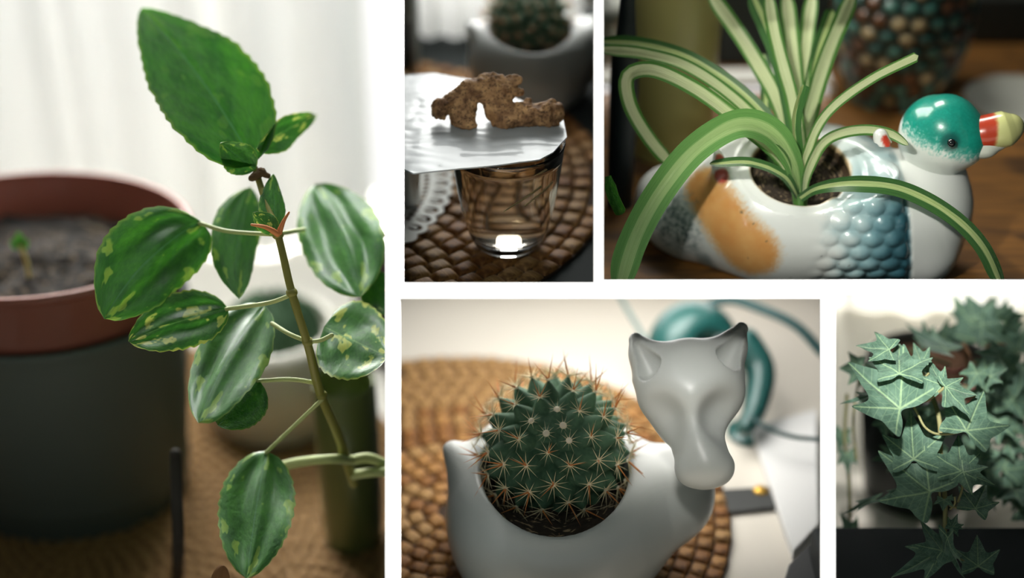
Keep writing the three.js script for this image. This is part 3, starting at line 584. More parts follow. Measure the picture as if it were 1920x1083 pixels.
{ // teal lamp with a round shade, its cord and a thin rod
  const teal = phy(rgb(20, 74, 70), 0.42, { clearcoat: 0.4, clearcoatRoughness: 0.3 });
  const c = P(1345, 655, 0.955), foot = G(1402, 815, FL5);
  const t = thing('desk_lamp', 'teal desk lamp with rounded shade blurred behind the fox head', 'lamp', V(foot.x, EYE - FL5 + 0.0003, foot.z));
  const g = lathe(smoothProf([[0.007, 0.010], [0.010, 0.004], [0.016, 0.0005], [0.024, 0.004], [0.0285, 0.014], [0.027, 0.026], [0.019, 0.034], [0, 0.037]], 50), 56);
  g.applyQuaternion(new THREE.Quaternion().setFromUnitVectors(V(0, -1, 0), V(0.45, 0.35, 0.82).normalize())); const gc = P(1330, 662, 0.965); g.translate(gc.x, gc.y, gc.z);
  part(t, 'shade', g, teal);
  const hole = new THREE.SphereGeometry(0.0085, 24, 16); const hp = P(1358, 652, 0.947); hole.translate(hp.x, hp.y, hp.z); part(t, 'socket', hole, std(rgb(20, 36, 36), 0.7));
  part(t, 'neck', tube([P(1395, 645, 0.965), P(1424, 690, 0.96), P(1418, 760, 0.945), P(1400, 800, 0.935)], v => lerp(0.0105, 0.0055, v), 30, 14), teal);
  part(t, 'base', lathe([[0, 0], [0.011, 0], [0.0125, 0.001], [0.0125, 0.003], [0.008, 0.005], [0, 0.0055]], 40, V(foot.x, EYE - FL5 + 0.0003, foot.z)), teal);
  const cordMat = std(rgb(28, 66, 66), 0.6);
  single('lamp_cord', 'thick dark teal cord arching over the desk lamp to the right', 'cord', tube([P(1290, 640, 0.985), P(1305, 588, 0.985), P(1360, 562, 0.98), P(1430, 580, 0.965), P(1495, 612, 0.955), P(1541, 660, 0.95)], 0.0030, 50, 10), cordMat);
  single('lamp_cord', 'thin dark cord running right from the foot of the desk lamp', 'cord', tube([P(1408, 782, 0.928), P(1440, 802, 0.922), P(1485, 818, 0.918), P(1541, 824, 0.918)], 0.0013, 30, 8), cordMat);
  single('metal_rod', 'thin grey rod leaning behind the ears of the fox planter', 'rod', tube([P(1158, 548, 1.0), P(1182, 590, 0.985), P(1212, 640, 0.965)], 0.0016, 20, 8), std(rgb(92, 112, 108), 0.5));
}

added_spotlight('added small lamp above the camera to brighten the lower middle opening', P(1250, -520, 0.43), P(1297, 735, 0.80), 0.62, 0.105, [1, 0.98, 0.94], 2);  // added lamp, brightens the fox head from the front

// ---------------------------------------------------------------- upper middle opening: ginger on a foil card over a glass
wovenTray({ label: 'round woven tray under the glass of water', c: [-0.1098, 0.801], R: 0.1635, h: TR2 + 0.0004, pitch: 0.0099, len: 0.0128, hgt: 0.0026, keep: within(744, 1117, TR2, 0.806), star: [0, 0.78], thick: 0.0032 });
{
  const cx = sz(-8, 0.86) , X = 0.7250, y0 = EYE - TR2 + 0.0010, hgt = 0.0592;
  const at = V(cx, y0, -X);
  const glassMat = phy(0xffffff, 0.0, { transmission: 1, thickness: 0.002, ior: 1.5 });
  const t = thing('glass_tumbler', 'clear glass tumbler of water carrying one end of the foil card', 'glass', at);
  const out = smoothProf([[0, 0], [0.0125, 0.0003], [0.0165, 0.0022], [0.0195, 0.0075], [0.0225, 0.018], [0.0255, 0.034], [0.0285, hgt - 0.002]], 60);
  const inn = smoothProf([[0.0278, hgt - 0.002], [0.0244, 0.034], [0.0213, 0.019], [0.018, 0.0105], [0.0135, 0.0072], [0, 0.0066]], 60);
  part(t, 'body', lathe([...out, [0.0288, hgt - 0.0007], [0.0284, hgt], [0.0279, hgt - 0.0006], ...inn], 96, at), glassMat);
  const lv = hgt - 0.0072, ip = inn.filter(p => p[1] < lv).reverse().map(([r, y]) => [r > 0 ? r + 0.00015 : 0, y - 0.00012]);
  const wp = [...ip, [0.02705, lv + 0.0006], [0.0262, lv], [0, lv]];
  single('water', 'slightly amber water filling the glass tumbler', 'water', lathe(wp, 96, at), phy(0xffffff, 0.0, { transmission: 1, thickness: 0.02, ior: 1.33, attenuationColor: new THREE.Color().setRGB(0.93, 0.80, 0.58), attenuationDistance: 0.06 }));
  for (const [a, b, lab] of [[[1024, 336, 0.812], [980, 377, 0.812], 'pale straight rootlet in the water, the upper of two'], [[1008, 345, 0.805], [946, 392, 0.806], 'pale straight rootlet in the water, the lower of two']]) {
    const p = P(...a), q = P(...b), m = p.clone().add(q).multiplyScalar(0.5).add(V(0.0006, 0.0004, 0));
    single('rootlet', lab, 'root', tube([p, m, q], v => 0.0007 * (1 - v * 0.4), 14, 7), std(rgb(226, 208, 150), 0.8), 'rootlets in the glass');
  }
}
const CARD = 0.3662;
{ // crinkled foil card: two faces and an edge
  const back = [[744, 141], [815, 137], [888, 150], [960, 180], [1012, 203], [1056, 222]], front = [[744, 310], [775, 324], [930, 309], [1012, 298], [1037, 285], [1063, 256]];
  const line = (pl, u) => { const s = u * (pl.length - 1), i = Math.min(pl.length - 2, Math.floor(s)), f = s - i; return [lerp(pl[i][0], pl[i + 1][0], f), lerp(pl[i][1], pl[i + 1][1], f)]; };
  const cr = (x, z) => 0.0007 * (Math.abs(fbm(x * 70 + 9, z * 45, 4, 3) - 0.5)) + 0.00022 * Math.abs(Math.sin(z * 380 + fbm(x * 40, z * 40, 1, 2) * 7)) * fbm(x * 30, z * 90, 6, 2);
  const at = (u, v, off) => { const a = line(back, u), b = line(front, u), p = G(lerp(a[0], b[0], v), lerp(a[1], b[1], v), CARD); p.y += cr(p.x, p.z) + off - 0.0006; return p; };
  const top = grid(130, 90, (u, v) => at(u, v, 0.0004)), bot = grid(130, 90, (u, v) => at(u, 1 - v, -0.0003));
  const rimp = []; for (let i = 0; i < 60; i++) rimp.push([i / 60, 0]); for (let i = 0; i < 20; i++) rimp.push([1, i / 20]); for (let i = 0; i < 60; i++) rimp.push([1 - i / 60, 1]); for (let i = 0; i <= 20; i++) rimp.push([0, 1 - i / 20]);
  const edge = grid(rimp.length - 1, 1, (u, v) => { const q = rimp[Math.round(u * (rimp.length - 1))]; return at(q[0], q[1], v ? -0.0003 : 0.0004); });
  single('foil_card', 'flat white-silver foil card with cut corners under the ginger root', 'card', mergeGeometries([top, bot, edge]), phy(rgb(146, 153, 154), 0.42, { metalness: 0.1, clearcoat: 0.2 }));
}
{ // dried ginger root
  const q = (x, y, d = 0.823) => P(x, y, d), m = px => px * 0.823 / FPX;
  const B = [
    [q(826, 204), q(852, 186), m(15), m(14)], [q(852, 186), q(886, 172), m(14), m(19)],
    [q(890, 168), q(918, 164), m(20), m(23)], [q(918, 164, 0.826), q(950, 166), m(24), m(19)], [q(950, 160), q(968, 152), m(12), m(8)], [q(956, 172), q(972, 172), m(14), m(7)], [q(964, 148), q(971, 147), m(6), m(4.5)],
    [q(922, 178), q(936, 205), m(24), m(25)], [q(936, 205), q(948, 226), m(25), m(23)],
    [q(874, 186), q(868, 212), m(20), m(24)], [q(868, 212), q(872, 238), m(24), m(20)], [q(872, 238), q(898, 252), m(17), m(9)], [q(898, 253), q(926, 252), m(8), m(4.5)],
    [q(950, 222), q(985, 216), m(24), m(23)], [q(985, 216), q(1026, 212), m(23), m(22)], [q(1026, 208), q(1040, 210), m(20), m(17)], [q(990, 200), q(995, 187), m(9), m(4)], [q(1036, 226), q(1043, 239), m(12), m(7)], [q(1032, 196), q(1038, 193), m(7), m(5)],
  ];
  const dent = q(914, 226, 0.815), r0 = m(17);
  const wr = p => { const f = fbm(p.x * 160 + 3, p.y * 160, p.z * 160, 3) - 0.5, rid = Math.abs(fbm(p.x * 420, p.y * 420 + 7, p.z * 420, 2) - 0.5); return f * 0.0040 - rid * 0.0036; };
  const g = blob(B, 0.00062, 0.0014, wr, { carve: (p, f) => { const d = p.distanceTo(dent) - r0; f = Math.max(f, -d); return Math.max(f, (EYE - CARD + 0.0001) - p.y); }, pad: 0.003 });
  paint(g, (p, n) => {
    const f = fbm(p.x * 300, p.y * 300, p.z * 300, 4), l = Math.abs(fbm(p.x * 500 + 3, p.y * 900, p.z * 500, 3) - 0.5), din = p.distanceTo(dent) - r0;
    let c = mixc([88, 58, 34], [214, 172, 120], clamp(f * 1.5 - 0.25)); c = mixc(c, [44, 28, 18], sstep(0.04, 0.0, l) * 0.75);
    return din < 0.0009 ? mixc([150, 110, 66], c, 0.4) : c;
  });
  single('ginger_root', 'wrinkled brown dried ginger root lying on the foil card', 'ginger', g, std(0xffffff, 0.8, { vertexColors: true }));
}
{ // lace doily and the little white cup on it
  const c = [-0.145, 0.79], R = 0.1115, yb = EYE - TR2 + 0.0012;
  const outer = [], A0 = -0.62, A1 = 0.14, nS = 8;
  const inside = (x, X) => x > kx(746) * depthOf(x, X, TR2);
  for (let i = 0; i <= 280; i++) { const a = lerp(A0, A1, i / 280), r = R + 0.0026 * Math.abs(Math.sin((a - A0) / (A1 - A0) * nS * Math.PI)) - 0.0008, x = c[0] + Math.cos(a) * r, X = c[1] + Math.sin(a) * r; if (inside(x, X)) outer.push(new THREE.Vector2(x, X)); }
  const first = outer[0], last = outer[outer.length - 1], innerX = X => kx(746) * depthOf(0, X, TR2) + 0.0002;
  const sh = new THREE.Shape([...outer, new THREE.Vector2(innerX(last.y), last.y), new THREE.Vector2(innerX(first.y), first.y)]);
  const ringHole = (x, X, rx, ry, rot) => { const e = []; for (let k = 0; k < 12; k++) { const a = k / 12 * Math.PI * 2, u = Math.cos(a) * rx, v = Math.sin(a) * ry; e.push(new THREE.Vector2(x + u * Math.cos(rot) - v * Math.sin(rot), X + u * Math.sin(rot) + v * Math.cos(rot))); } return new THREE.Path(e); };
  const petals = [];
  for (let k = 0; k < nS; k++) {
    const a = lerp(A0, A1, (k + 0.5) / nS);
    for (const [dr, rx, ry, da] of [[0.0052, 0.0042, 0.0034, 0], [0.0132, 0.0019, 0.0019, 0.018], [0.0132, 0.0019, 0.0019, -0.030], [0.0186, 0.0021, 0.0017, 0.045], [0.0186, 0.0021, 0.0019, 0.0], [0.0240, 0.0019, 0.0021, 0.022], [0.0290, 0.0018, 0.0022, 0.0]]) {
      const r = R - dr, x = c[0] + Math.cos(a + da) * r, X = c[1] + Math.sin(a + da) * r;
      if (x - rx > innerX(X) + 0.0012 && X > first.y + 0.003 && X < last.y - 0.003) { sh.holes.push(ringHole(x, X, rx, ry, a)); if (dr < 0.006) petals.push([x, X, a]); }
    }
  }
  const g = new THREE.ExtrudeGeometry(sh, { depth: 0.0006, bevelEnabled: false }); g.rotateX(-Math.PI / 2); g.translate(0, yb, 0);
  const tabs = petals.map(([x, X, a]) => { const b = new THREE.CapsuleGeometry(0.0013, 0.0034, 3, 8); b.rotateZ(Math.PI / 2); b.scale(1, 0.35, 1); b.rotateY(a); b.translate(x - Math.cos(a) * 0.0012, yb + 0.0003, -(X - Math.sin(a) * 0.0012)); return b; });
  const d = thing('lace_doily', 'white lace doily with scalloped edge left of the glass', 'doily', V(-0.045, yb, -0.76));
  part(d, 'lace', g, std(rgb(232, 234, 228), 0.9));
  for (const b of tabs) part(d, 'petal', b, std(rgb(232, 234, 228), 0.9));
  const cp = G(767, 386, TR2 - 0.002), cu = V(cp.x, yb + 0.0007, cp.z - 0.004), ch = EYE - CARD - 0.0007 - cu.y - 0.0045;
  const k = thing('cup', 'small white cup on the doily holding up the foil card', 'cup', cu);
  part(k, 'body', lathe(smoothProf([[0, 0], [0.0048, 0], [0.0058, 0.004], [0.0068, ch * 0.5], [0.007, ch], [0.0064, ch], [0.006, ch * 0.5], [0.004, 0.003], [0, 0.0025]], 60), 40, cu), phy(rgb(222, 226, 220), 0.3, { clearcoat: 0.6 }));
}
{ // planter with a cactus behind, the same kind as below but small
  const s = 0.66, p = fox.clone(); p.name = numbered('fox_planter'); scene.add(p); p.scale.setScalar(s);
  const px = G(1012, 214, TR2); p.position.set(px.x, EYE - TR2 + 0.0009, px.z - 0.030); p.rotation.y = 0.12;
  p.userData = { label: 'small grey-white fox-headed planter blurred behind the ginger root', category: 'planter' };
  const q = cact.clone(); q.name = numbered('globe_cactus'); scene.add(q); q.scale.setScalar(s);
  const off = cact.position.clone().sub(fox.position).multiplyScalar(s).applyAxisAngle(V(0, 1, 0), 0.12);
  q.position.copy(p.position).add(off); q.rotation.y = 0.12;
  q.userData = { label: 'dark green globe cactus in the small fox planter behind the ginger', category: 'cactus' };
}
{ // dark strap handle and a grey jar at the upper left
  const b = G(776, 140, TR2), t = thing('leather_strap', 'upright dark leather strap at the far left edge of the glass tray', 'strap', V(b.x, EYE - TR2, b.z));
  part(t, 'band', tube([b.clone().add(V(0, 0.0012, 0)), P(770, 112, 0.985), P(766, 60, 0.985), P(765, 45, 0.985)], 0.0022, 24, 8), std(rgb(38, 38, 36), 0.7));
  const j = G(765, 70, SH2), jt = V(kx(767) * 1.04, EYE - SH2 + 0.0003, -0.955);
  const k = thing('jar', 'narrow grey jar blurred in the upper left corner behind the card', 'jar', jt);
  part(k, 'body', lathe(smoothProf([[0, 0], [0.006, 0], [0.0068, 0.003], [0.0072, 0.05], [0.006, 0.06], [0.0055, 0.062], [0, 0.061]], 40), 32, jt), phy(rgb(120, 128, 124), 0.4, { clearcoat: 0.4 }));
}
{
  const [x0, x1] = backWindow(3, kx(744), kx(1119), 1.06, 0.05, 0.405, 1.0, 12, 'bright window at the back of the upper middle opening');
  curtain(x0 + 0.002, x1 - 0.002, 1.0, 0.375, SH2 - 0.0008, (u, v) => 0.003 * Math.sin(u * 40 + Math.sin(u * 7)), 'white sheer curtain behind the glass and the small planter');
}

added_spotlight('added small lamp above the camera to brighten the upper middle opening', P(420, -600, 0.42), P(960, 260, 0.82), 0.22, 0.13, [1, 0.97, 0.9], 2);  // added lamp, lifts the ginger and the tray

// ---------------------------------------------------------------- upper right opening: duck planter with a spider plant
{
  const fl = EYE - SH3;
  const t = thing('duck_planter', 'white ceramic duck planter with teal head, orange wing patch and blue feathers', 'planter', V(0.155, fl, -0.775));
  const bc = W(0.1535, 0.758, 0.4195), rim = W(0.1462, 0.7365, 0.389), rn = V(0, Math.cos(0.44), Math.sin(0.44)), rf = V(0, -Math.sin(0.44), Math.cos(0.44));
  const q = (x, y, d) => P(x, y, d);
  // where a line of sight first meets the plain hull, so that parts sit on it
  const b = [
    [q(1660, 400, 0.842), q(1730, 372, 0.838), 0.0285, 0.0185, 0.025], [q(1722, 380, 0.838), q(1752, 310, 0.832), 0.0175, 0.0118, 0.02], [q(1735, 470, 0.845), q(1745, 400, 0.842), 0.016, 0.016, 0.02],   // breast and neck
    [W(0.125, 0.757, 0.422), W(0.098, 0.760, 0.424), 0.034, 0.0235, 0.03], [W(0.098, 0.760, 0.424), W(0.078, 0.764, 0.418), 0.022, 0.009, 0.02], [W(0.082, 0.752, 0.43), W(0.079, 0.78, 0.424), 0.0085, 0.007, 0.015],  // tail
  ];
  const hit = (x, y, off = 0) => { let d = 0.775; for (let i = 0; i < 80; i++) { const p = P(x, y, d); let e = ellipsoid(p, bc, 0.0590, 0.0398, 0.053); for (const [a, c, ra, rb] of b.slice(0, 6)) { const ab = c.clone().sub(a), t = clamp(p.clone().sub(a).dot(ab) / ab.lengthSq()); e = smin(e, p.clone().sub(a).addScaledVector(ab, -t).length() - lerp(ra, rb, t), 0.02); } if (e < 1e-5) break; d += Math.max(e * 0.8, 1e-5); if (d > 0.9) { d = 0.845; break; } } return P(x, y, d + off); };
  const onRim = (x, y, off) => hit(x, y, off);
  b.push(
    [hit(1346, 354, 0.002), hit(1346, 354, 0.002).add(V(0, 0.0235, 0.0005)), 0.0050, 0.0033, 0.006], [hit(1346, 354, 0.002).add(V(0, 0.0235, 0.0005)), hit(1346, 354, 0.002).add(V(-0.0006, 0.0275, 0.0008)), 0.0033, 0.0025, 0.003],    // rear wing tip
    [hit(1642, 350, 0.003), hit(1650, 350, 0.002).add(V(0, 0.017, 0.001)), 0.0105, 0.0066, 0.010], [hit(1650, 350, 0.002).add(V(0, 0.015, 0.001)), hit(1638, 350, 0.002).add(V(0, 0.0285, 0)), 0.0064, 0.0036, 0.006], [hit(1656, 350, 0.001).add(V(0, 0.010, 0.001)), hit(1668, 350, 0.001).add(V(0.0005, 0.0125, 0.001)), 0.0040, 0.0028, 0.005],   // front wing tip
  );
  const v = V();
  const body = blob(b, 0.00095, 0.012, null, {
    reach: [[bc.clone().add(V(-0.075, 0, 0)), bc.clone().add(V(0.075, 0, 0)), 0.06, 0.06]], max: 900000,
    field: p => ellipsoid(p, bc, 0.0590, 0.0398, 0.053),
    carve: (p, f) => {
      v.subVectors(p, rim); const hgt = v.dot(rn), r = Math.hypot(v.x / 0.0250, v.dot(rf) / 0.0220);
      if (r < 2.2 && Math.abs(hgt) < 0.03) f = smax(f, hgt - 0.0004 - Math.max(0, r - 1.22) * 0.02, 0.003);
      f = smax(f, -Math.max((r - 1) * 0.0232, -0.03 - hgt), 0.0016);
      // feather scales on the breast side of the wing
      const px = p.x - 0.158, py = p.y - 0.268, m = sstep(-0.012, 0.012, px) * sstep(0.0455, 0.0435, px + (py + 0.003) * 0.15) * sstep(0.054, 0.040, py) * sstep(-0.80, -0.74, p.z + 0.0);
      if (m > 0.01 && Math.abs(f) < 0.006) {
        const row = Math.floor((py + 0.1) / 0.0078), fx = (((px + (row & 1) * 0.0054) / 0.0108) % 1 + 1) % 1 - 0.5, fy = ((py + 0.1) / 0.0078) - row - 0.5;
        f -= m * 0.0017 * Math.max(0, 1 - (fx * fx * 4.2 + fy * fy * 3.2)) - m * 0.0003;
      }
      const groove = p.x - (0.2015 + (p.y - 0.265) * -0.15);   // edge of the wing against the breast
      if (Math.abs(f) < 0.005 && p.y < 0.312) f += 0.0016 * Math.exp(-groove * groove / 0.0000016) * sstep(0.33, 0.30, p.y);
      return smax(f, (fl + 0.0004) - p.y, 0.0015);
    }
  });
  const PA = hit(1326, 352), PB = hit(1405, 468), TL = hit(1268, 425), T2 = hit(1326, 484), wt = hit(1346, 354, 0.002), M1 = wt.clone().add(V(0.0004, 0.019, 0.0043)), M2 = wt.clone().add(V(0.0008, 0.010, 0.0048)), ft = hit(1650, 350, 0.001);
  paint(body, (p, n) => {
    const f = fbm(p.x * 160, p.y * 160, p.z * 160, 3), g = fbm(p.x * 900, p.y * 900, p.z * 900, 2);
    let c = [226, 230, 226];
    const s = p.clone().sub(camera.position), d = s.dot(FWD), X = p.x, Y = p.y;
    // orange patch on the wing, running from the rear wing tip down and to the right
    const ax = PA, bx = PB, ab = bx.clone().sub(ax), tt = clamp(p.clone().sub(ax).dot(ab) / ab.lengthSq()), dist = p.clone().sub(ax).addScaledVector(ab, -tt).length();
    c = mixc(c, mixc([206, 140, 74], [220, 172, 108], f), sstep(lerp(0.0145, 0.0195, tt), lerp(0.008, 0.011, tt), dist + (g - 0.5) * 0.004) * sstep(-0.775, -0.755, p.z));
    // second patch on the far side
    const far = p.distanceTo(q(1390, 268, 0.868)); c = mixc(c, [206, 160, 100], sstep(0.016, 0.008, far + (g - 0.5) * 0.004));
    // blue feathers
    const px = X - 0.158, bl = sstep(-0.006, 0.026, px + (f - 0.5) * 0.02) * sstep(0.0455, 0.043, X - 0.158 + (Y - 0.265) * 0.15) * sstep(0.330, 0.300, Y + (f - 0.5) * 0.012);
    c = mixc(c, mixc([128, 172, 180], [10, 56, 70], sstep(0.014, 0.044, px + (f - 0.5) * 0.012)), bl * 0.92);
    // grey brush on the tail
    const tl = p.distanceTo(TL); c = mixc(c, [70, 92, 92], sstep(0.022, 0.004, tl + (f - 0.5) * 0.014) * clamp(0.35 + (g - 0.5) * 2.4));
    const t2 = p.distanceTo(T2); c = mixc(c, [96, 120, 122], sstep(0.010, 0.002, t2 + (f - 0.5) * 0.008) * 0.7);
    // red-brown marks on the wing tips
    const m1 = Math.min(p.distanceTo(M1), p.distanceTo(M2)); c = mixc(c, [176, 74, 60], sstep(0.0046, 0.0032, m1));
    const m2a = ft.clone().add(V(-0.001, 0.0280, 0.003)), m2b = ft.clone().add(V(0.0052, 0.0155, 0.0045)), mb = m2b.clone().sub(m2a), mt = clamp(p.clone().sub(m2a).dot(mb) / mb.lengthSq()), m2 = p.clone().sub(m2a).addScaledVector(mb, -mt).length(); c = mixc(c, [206, 66, 44], sstep(0.0027, 0.0016, m2));
    // specks and the bare rim of the well
    if (fbm(X * 620, Y * 620, p.z * 620, 1) > 0.955) c = mixc(c, [70, 74, 70], 0.6);
    v.subVectors(p, rim); const r = Math.hypot(v.x / 0.0250, v.dot(rf) / 0.0220), hg = v.dot(rn);
    if (hg < 0.004 && hg > -0.003) c = mixc(c, [186, 150, 100], sstep(1.06, 1.0, r) * 0.8);
    if (hg < -0.002 && r < 1.02) c = [74, 60, 46];
    return c;
  });
  const duckGlaze = phy(0xffffff, 0.28, { vertexColors: true, clearcoat: 0.8, clearcoatRoughness: 0.08 });
  part(t, 'body', body, duckGlaze);
  // head and beak
  const hc = q(1762, 246, 0.822), hd = blob([
    [q(1758, 246, 0.823), q(1772, 244, 0.820), 0.0186, 0.0182], [q(1790, 262, 0.818), q(1812, 262, 0.816), 0.0128, 0.0095], [q(1752, 276, 0.826), q(1750, 318, 0.832), 0.0155, 0.0120], [q(1768, 282, 0.82), q(1800, 276, 0.816), 0.0095, 0.0085],
  ], 0.0007, 0.008, null, { carve: (p, f) => { const e = p.distanceTo(q(1783, 268, 0.797)) - 0.0034; return smax(f, -e, 0.003); } });
  paint(hd, p => {
    const s = (p.y - q(1770, 284, 0.81).y) / 0.01 + (p.x - hc.x) * 26, g = fbm(p.x * 1400, p.y * 1400, p.z * 1400, 2), f = fbm(p.x * 300, p.y * 300, p.z * 300, 2);
    const k = sstep(-0.25, 0.65, s + (g - 0.5) * 1.1 + (f - 0.5) * 0.4);
    let c = mixc([222, 228, 222], mixc([10, 128, 112], [30, 156, 136], g), k);
    const ey = p.distanceTo(q(1783, 268, 0.801)); c = mixc(c, [12, 70, 66], sstep(0.007, 0.0035, ey) * 0.7);
    return c;
  });
  part(t, 'head', hd, duckGlaze);
  const eye = new THREE.SphereGeometry(0.0022, 20, 14), ep = q(1784, 268, 0.8015); eye.translate(ep.x, ep.y, ep.z);
  part(t, 'eye', eye, phy(rgb(14, 18, 20), 0.15, { clearcoat: 1 }));
  const beak = blob([
    [q(1822, 252, 0.815), q(1848, 248, 0.8125), 0.0080, 0.0070], [q(1848, 246, 0.8125), q(1886, 238, 0.810), 0.0068, 0.0058], [q(1886, 240, 0.81), q(1900, 236, 0.8095), 0.0078, 0.0046], [q(1848, 254, 0.811), q(1890, 252, 0.809), 0.0045, 0.004],
  ], 0.00055, 0.006, null, { carve: (p, f) => f });
  paint(beak, p => { const g = fbm(p.x * 700, p.y * 700, p.z * 700, 2), a = q(1862, 245, 0.81).x + (g - 0.5) * 0.001; return mixc([186, 62, 34], [214, 218, 148], sstep(-0.0012, 0.0012, p.x - a)); });
  part(t, 'beak', beak, duckGlaze);
  const lower = blob([[q(1818, 282, 0.813), q(1850, 278, 0.8115), 0.0052, 0.0040], [q(1850, 278, 0.8115), q(1884, 266, 0.810), 0.0038, 0.0028]], 0.00055, 0.004);
  part(t, 'lower_beak', lower, phy(rgb(206, 212, 200), 0.3, { clearcoat: 0.7 }));
  const so = grid(48, 10, (u, w) => { const a = u * Math.PI * 2; return rim.clone().addScaledVector(V(1, 0, 0), Math.cos(a) * 0.0252 * w).addScaledVector(rf, Math.sin(a) * 0.0222 * w).addScaledVector(rn, -0.0085 + 0.003 * (fbm(Math.cos(a) * w * 6 + 9, Math.sin(a) * w * 6 + 9, 1, 3) - 0.5)); }, true);
  part(t, 'soil', so, soilMat);
}

// spider plant: ribbons folded along the middle
const spiderTex = (o) => tex(128, 256, (u, v) => {
  const s = (u - 0.5) * 2, a = Math.abs(s), l = fbm(s * 26 + 40, v * 3, o.seed, 2), n = fbm(s * 3, v * 10, o.seed + 3, 2);
  let c = mixc(o.pale, o.paleB, clamp(l * 1.2 - 0.1)); const e = sstep(o.edge - 0.09, o.edge + 0.05, a + (l - 0.5) * 0.22 + (n - 0.5) * 0.12);
  c = mixc(c, mixc(o.green, o.greenB, l), e); return mixc(c, o.paleB, sstep(0.05, 0.0, a) * 0.6);
});
const spiderPale = leafMat(spiderTex({ seed: 2, pale: [222, 228, 188], paleB: [190, 208, 146], green: [92, 146, 52], greenB: [58, 112, 40], edge: 0.66 }), 0.35, 0.4);
const spiderGreen = leafMat(spiderTex({ seed: 6, pale: [208, 220, 160], paleB: [160, 190, 110], green: [70, 124, 46], greenB: [36, 88, 34], edge: 0.34 }), 0.35, 0.4);
const spiderFront = leafMat(spiderTex({ seed: 9, pale: [172, 202, 134], paleB: [150, 186, 112], green: [108, 160, 78], greenB: [88, 144, 66], edge: 0.45 }), 0.35, 0.3);
function ribbon(pts, width, { twist = 0, fold = 0.35, w0 = 0.55, tip = 0.9, seg = 60 } = {}) {
  const c = new THREE.CatmullRomCurve3(pts, false, 'centripetal');
  const fr = [];
  for (let i = 0; i <= seg; i++) {
    const p = c.getPointAt(i / seg), tg = c.getTangentAt(i / seg), view = p.clone().sub(camera.position).normalize();
    const sd = new THREE.Vector3().crossVectors(view, tg).normalize(); const tw = typeof twist === 'function' ? twist(i / seg) : twist; sd.applyAxisAngle(tg, tw);
    const nm = new THREE.Vector3().crossVectors(tg, sd); if (nm.dot(view) > 0) nm.negate(); fr.push([p, sd, nm]);
  }
  return grid(10, seg, (u, v) => {
    const [p, sd, nm] = fr[Math.round(v * seg)], s = (u - 0.5) * 2, w = width / 2 * lerp(w0, 1, sstep(0, 0.3, v)) * (v > tip ? Math.max(0.02, Math.sqrt(1 - Math.pow((v - tip) / (1 - tip), 2))) : 1);
    return p.clone().addScaledVector(sd, s * w).addScaledVector(nm, (Math.abs(s) - 0.5) * w * fold);
  });
}
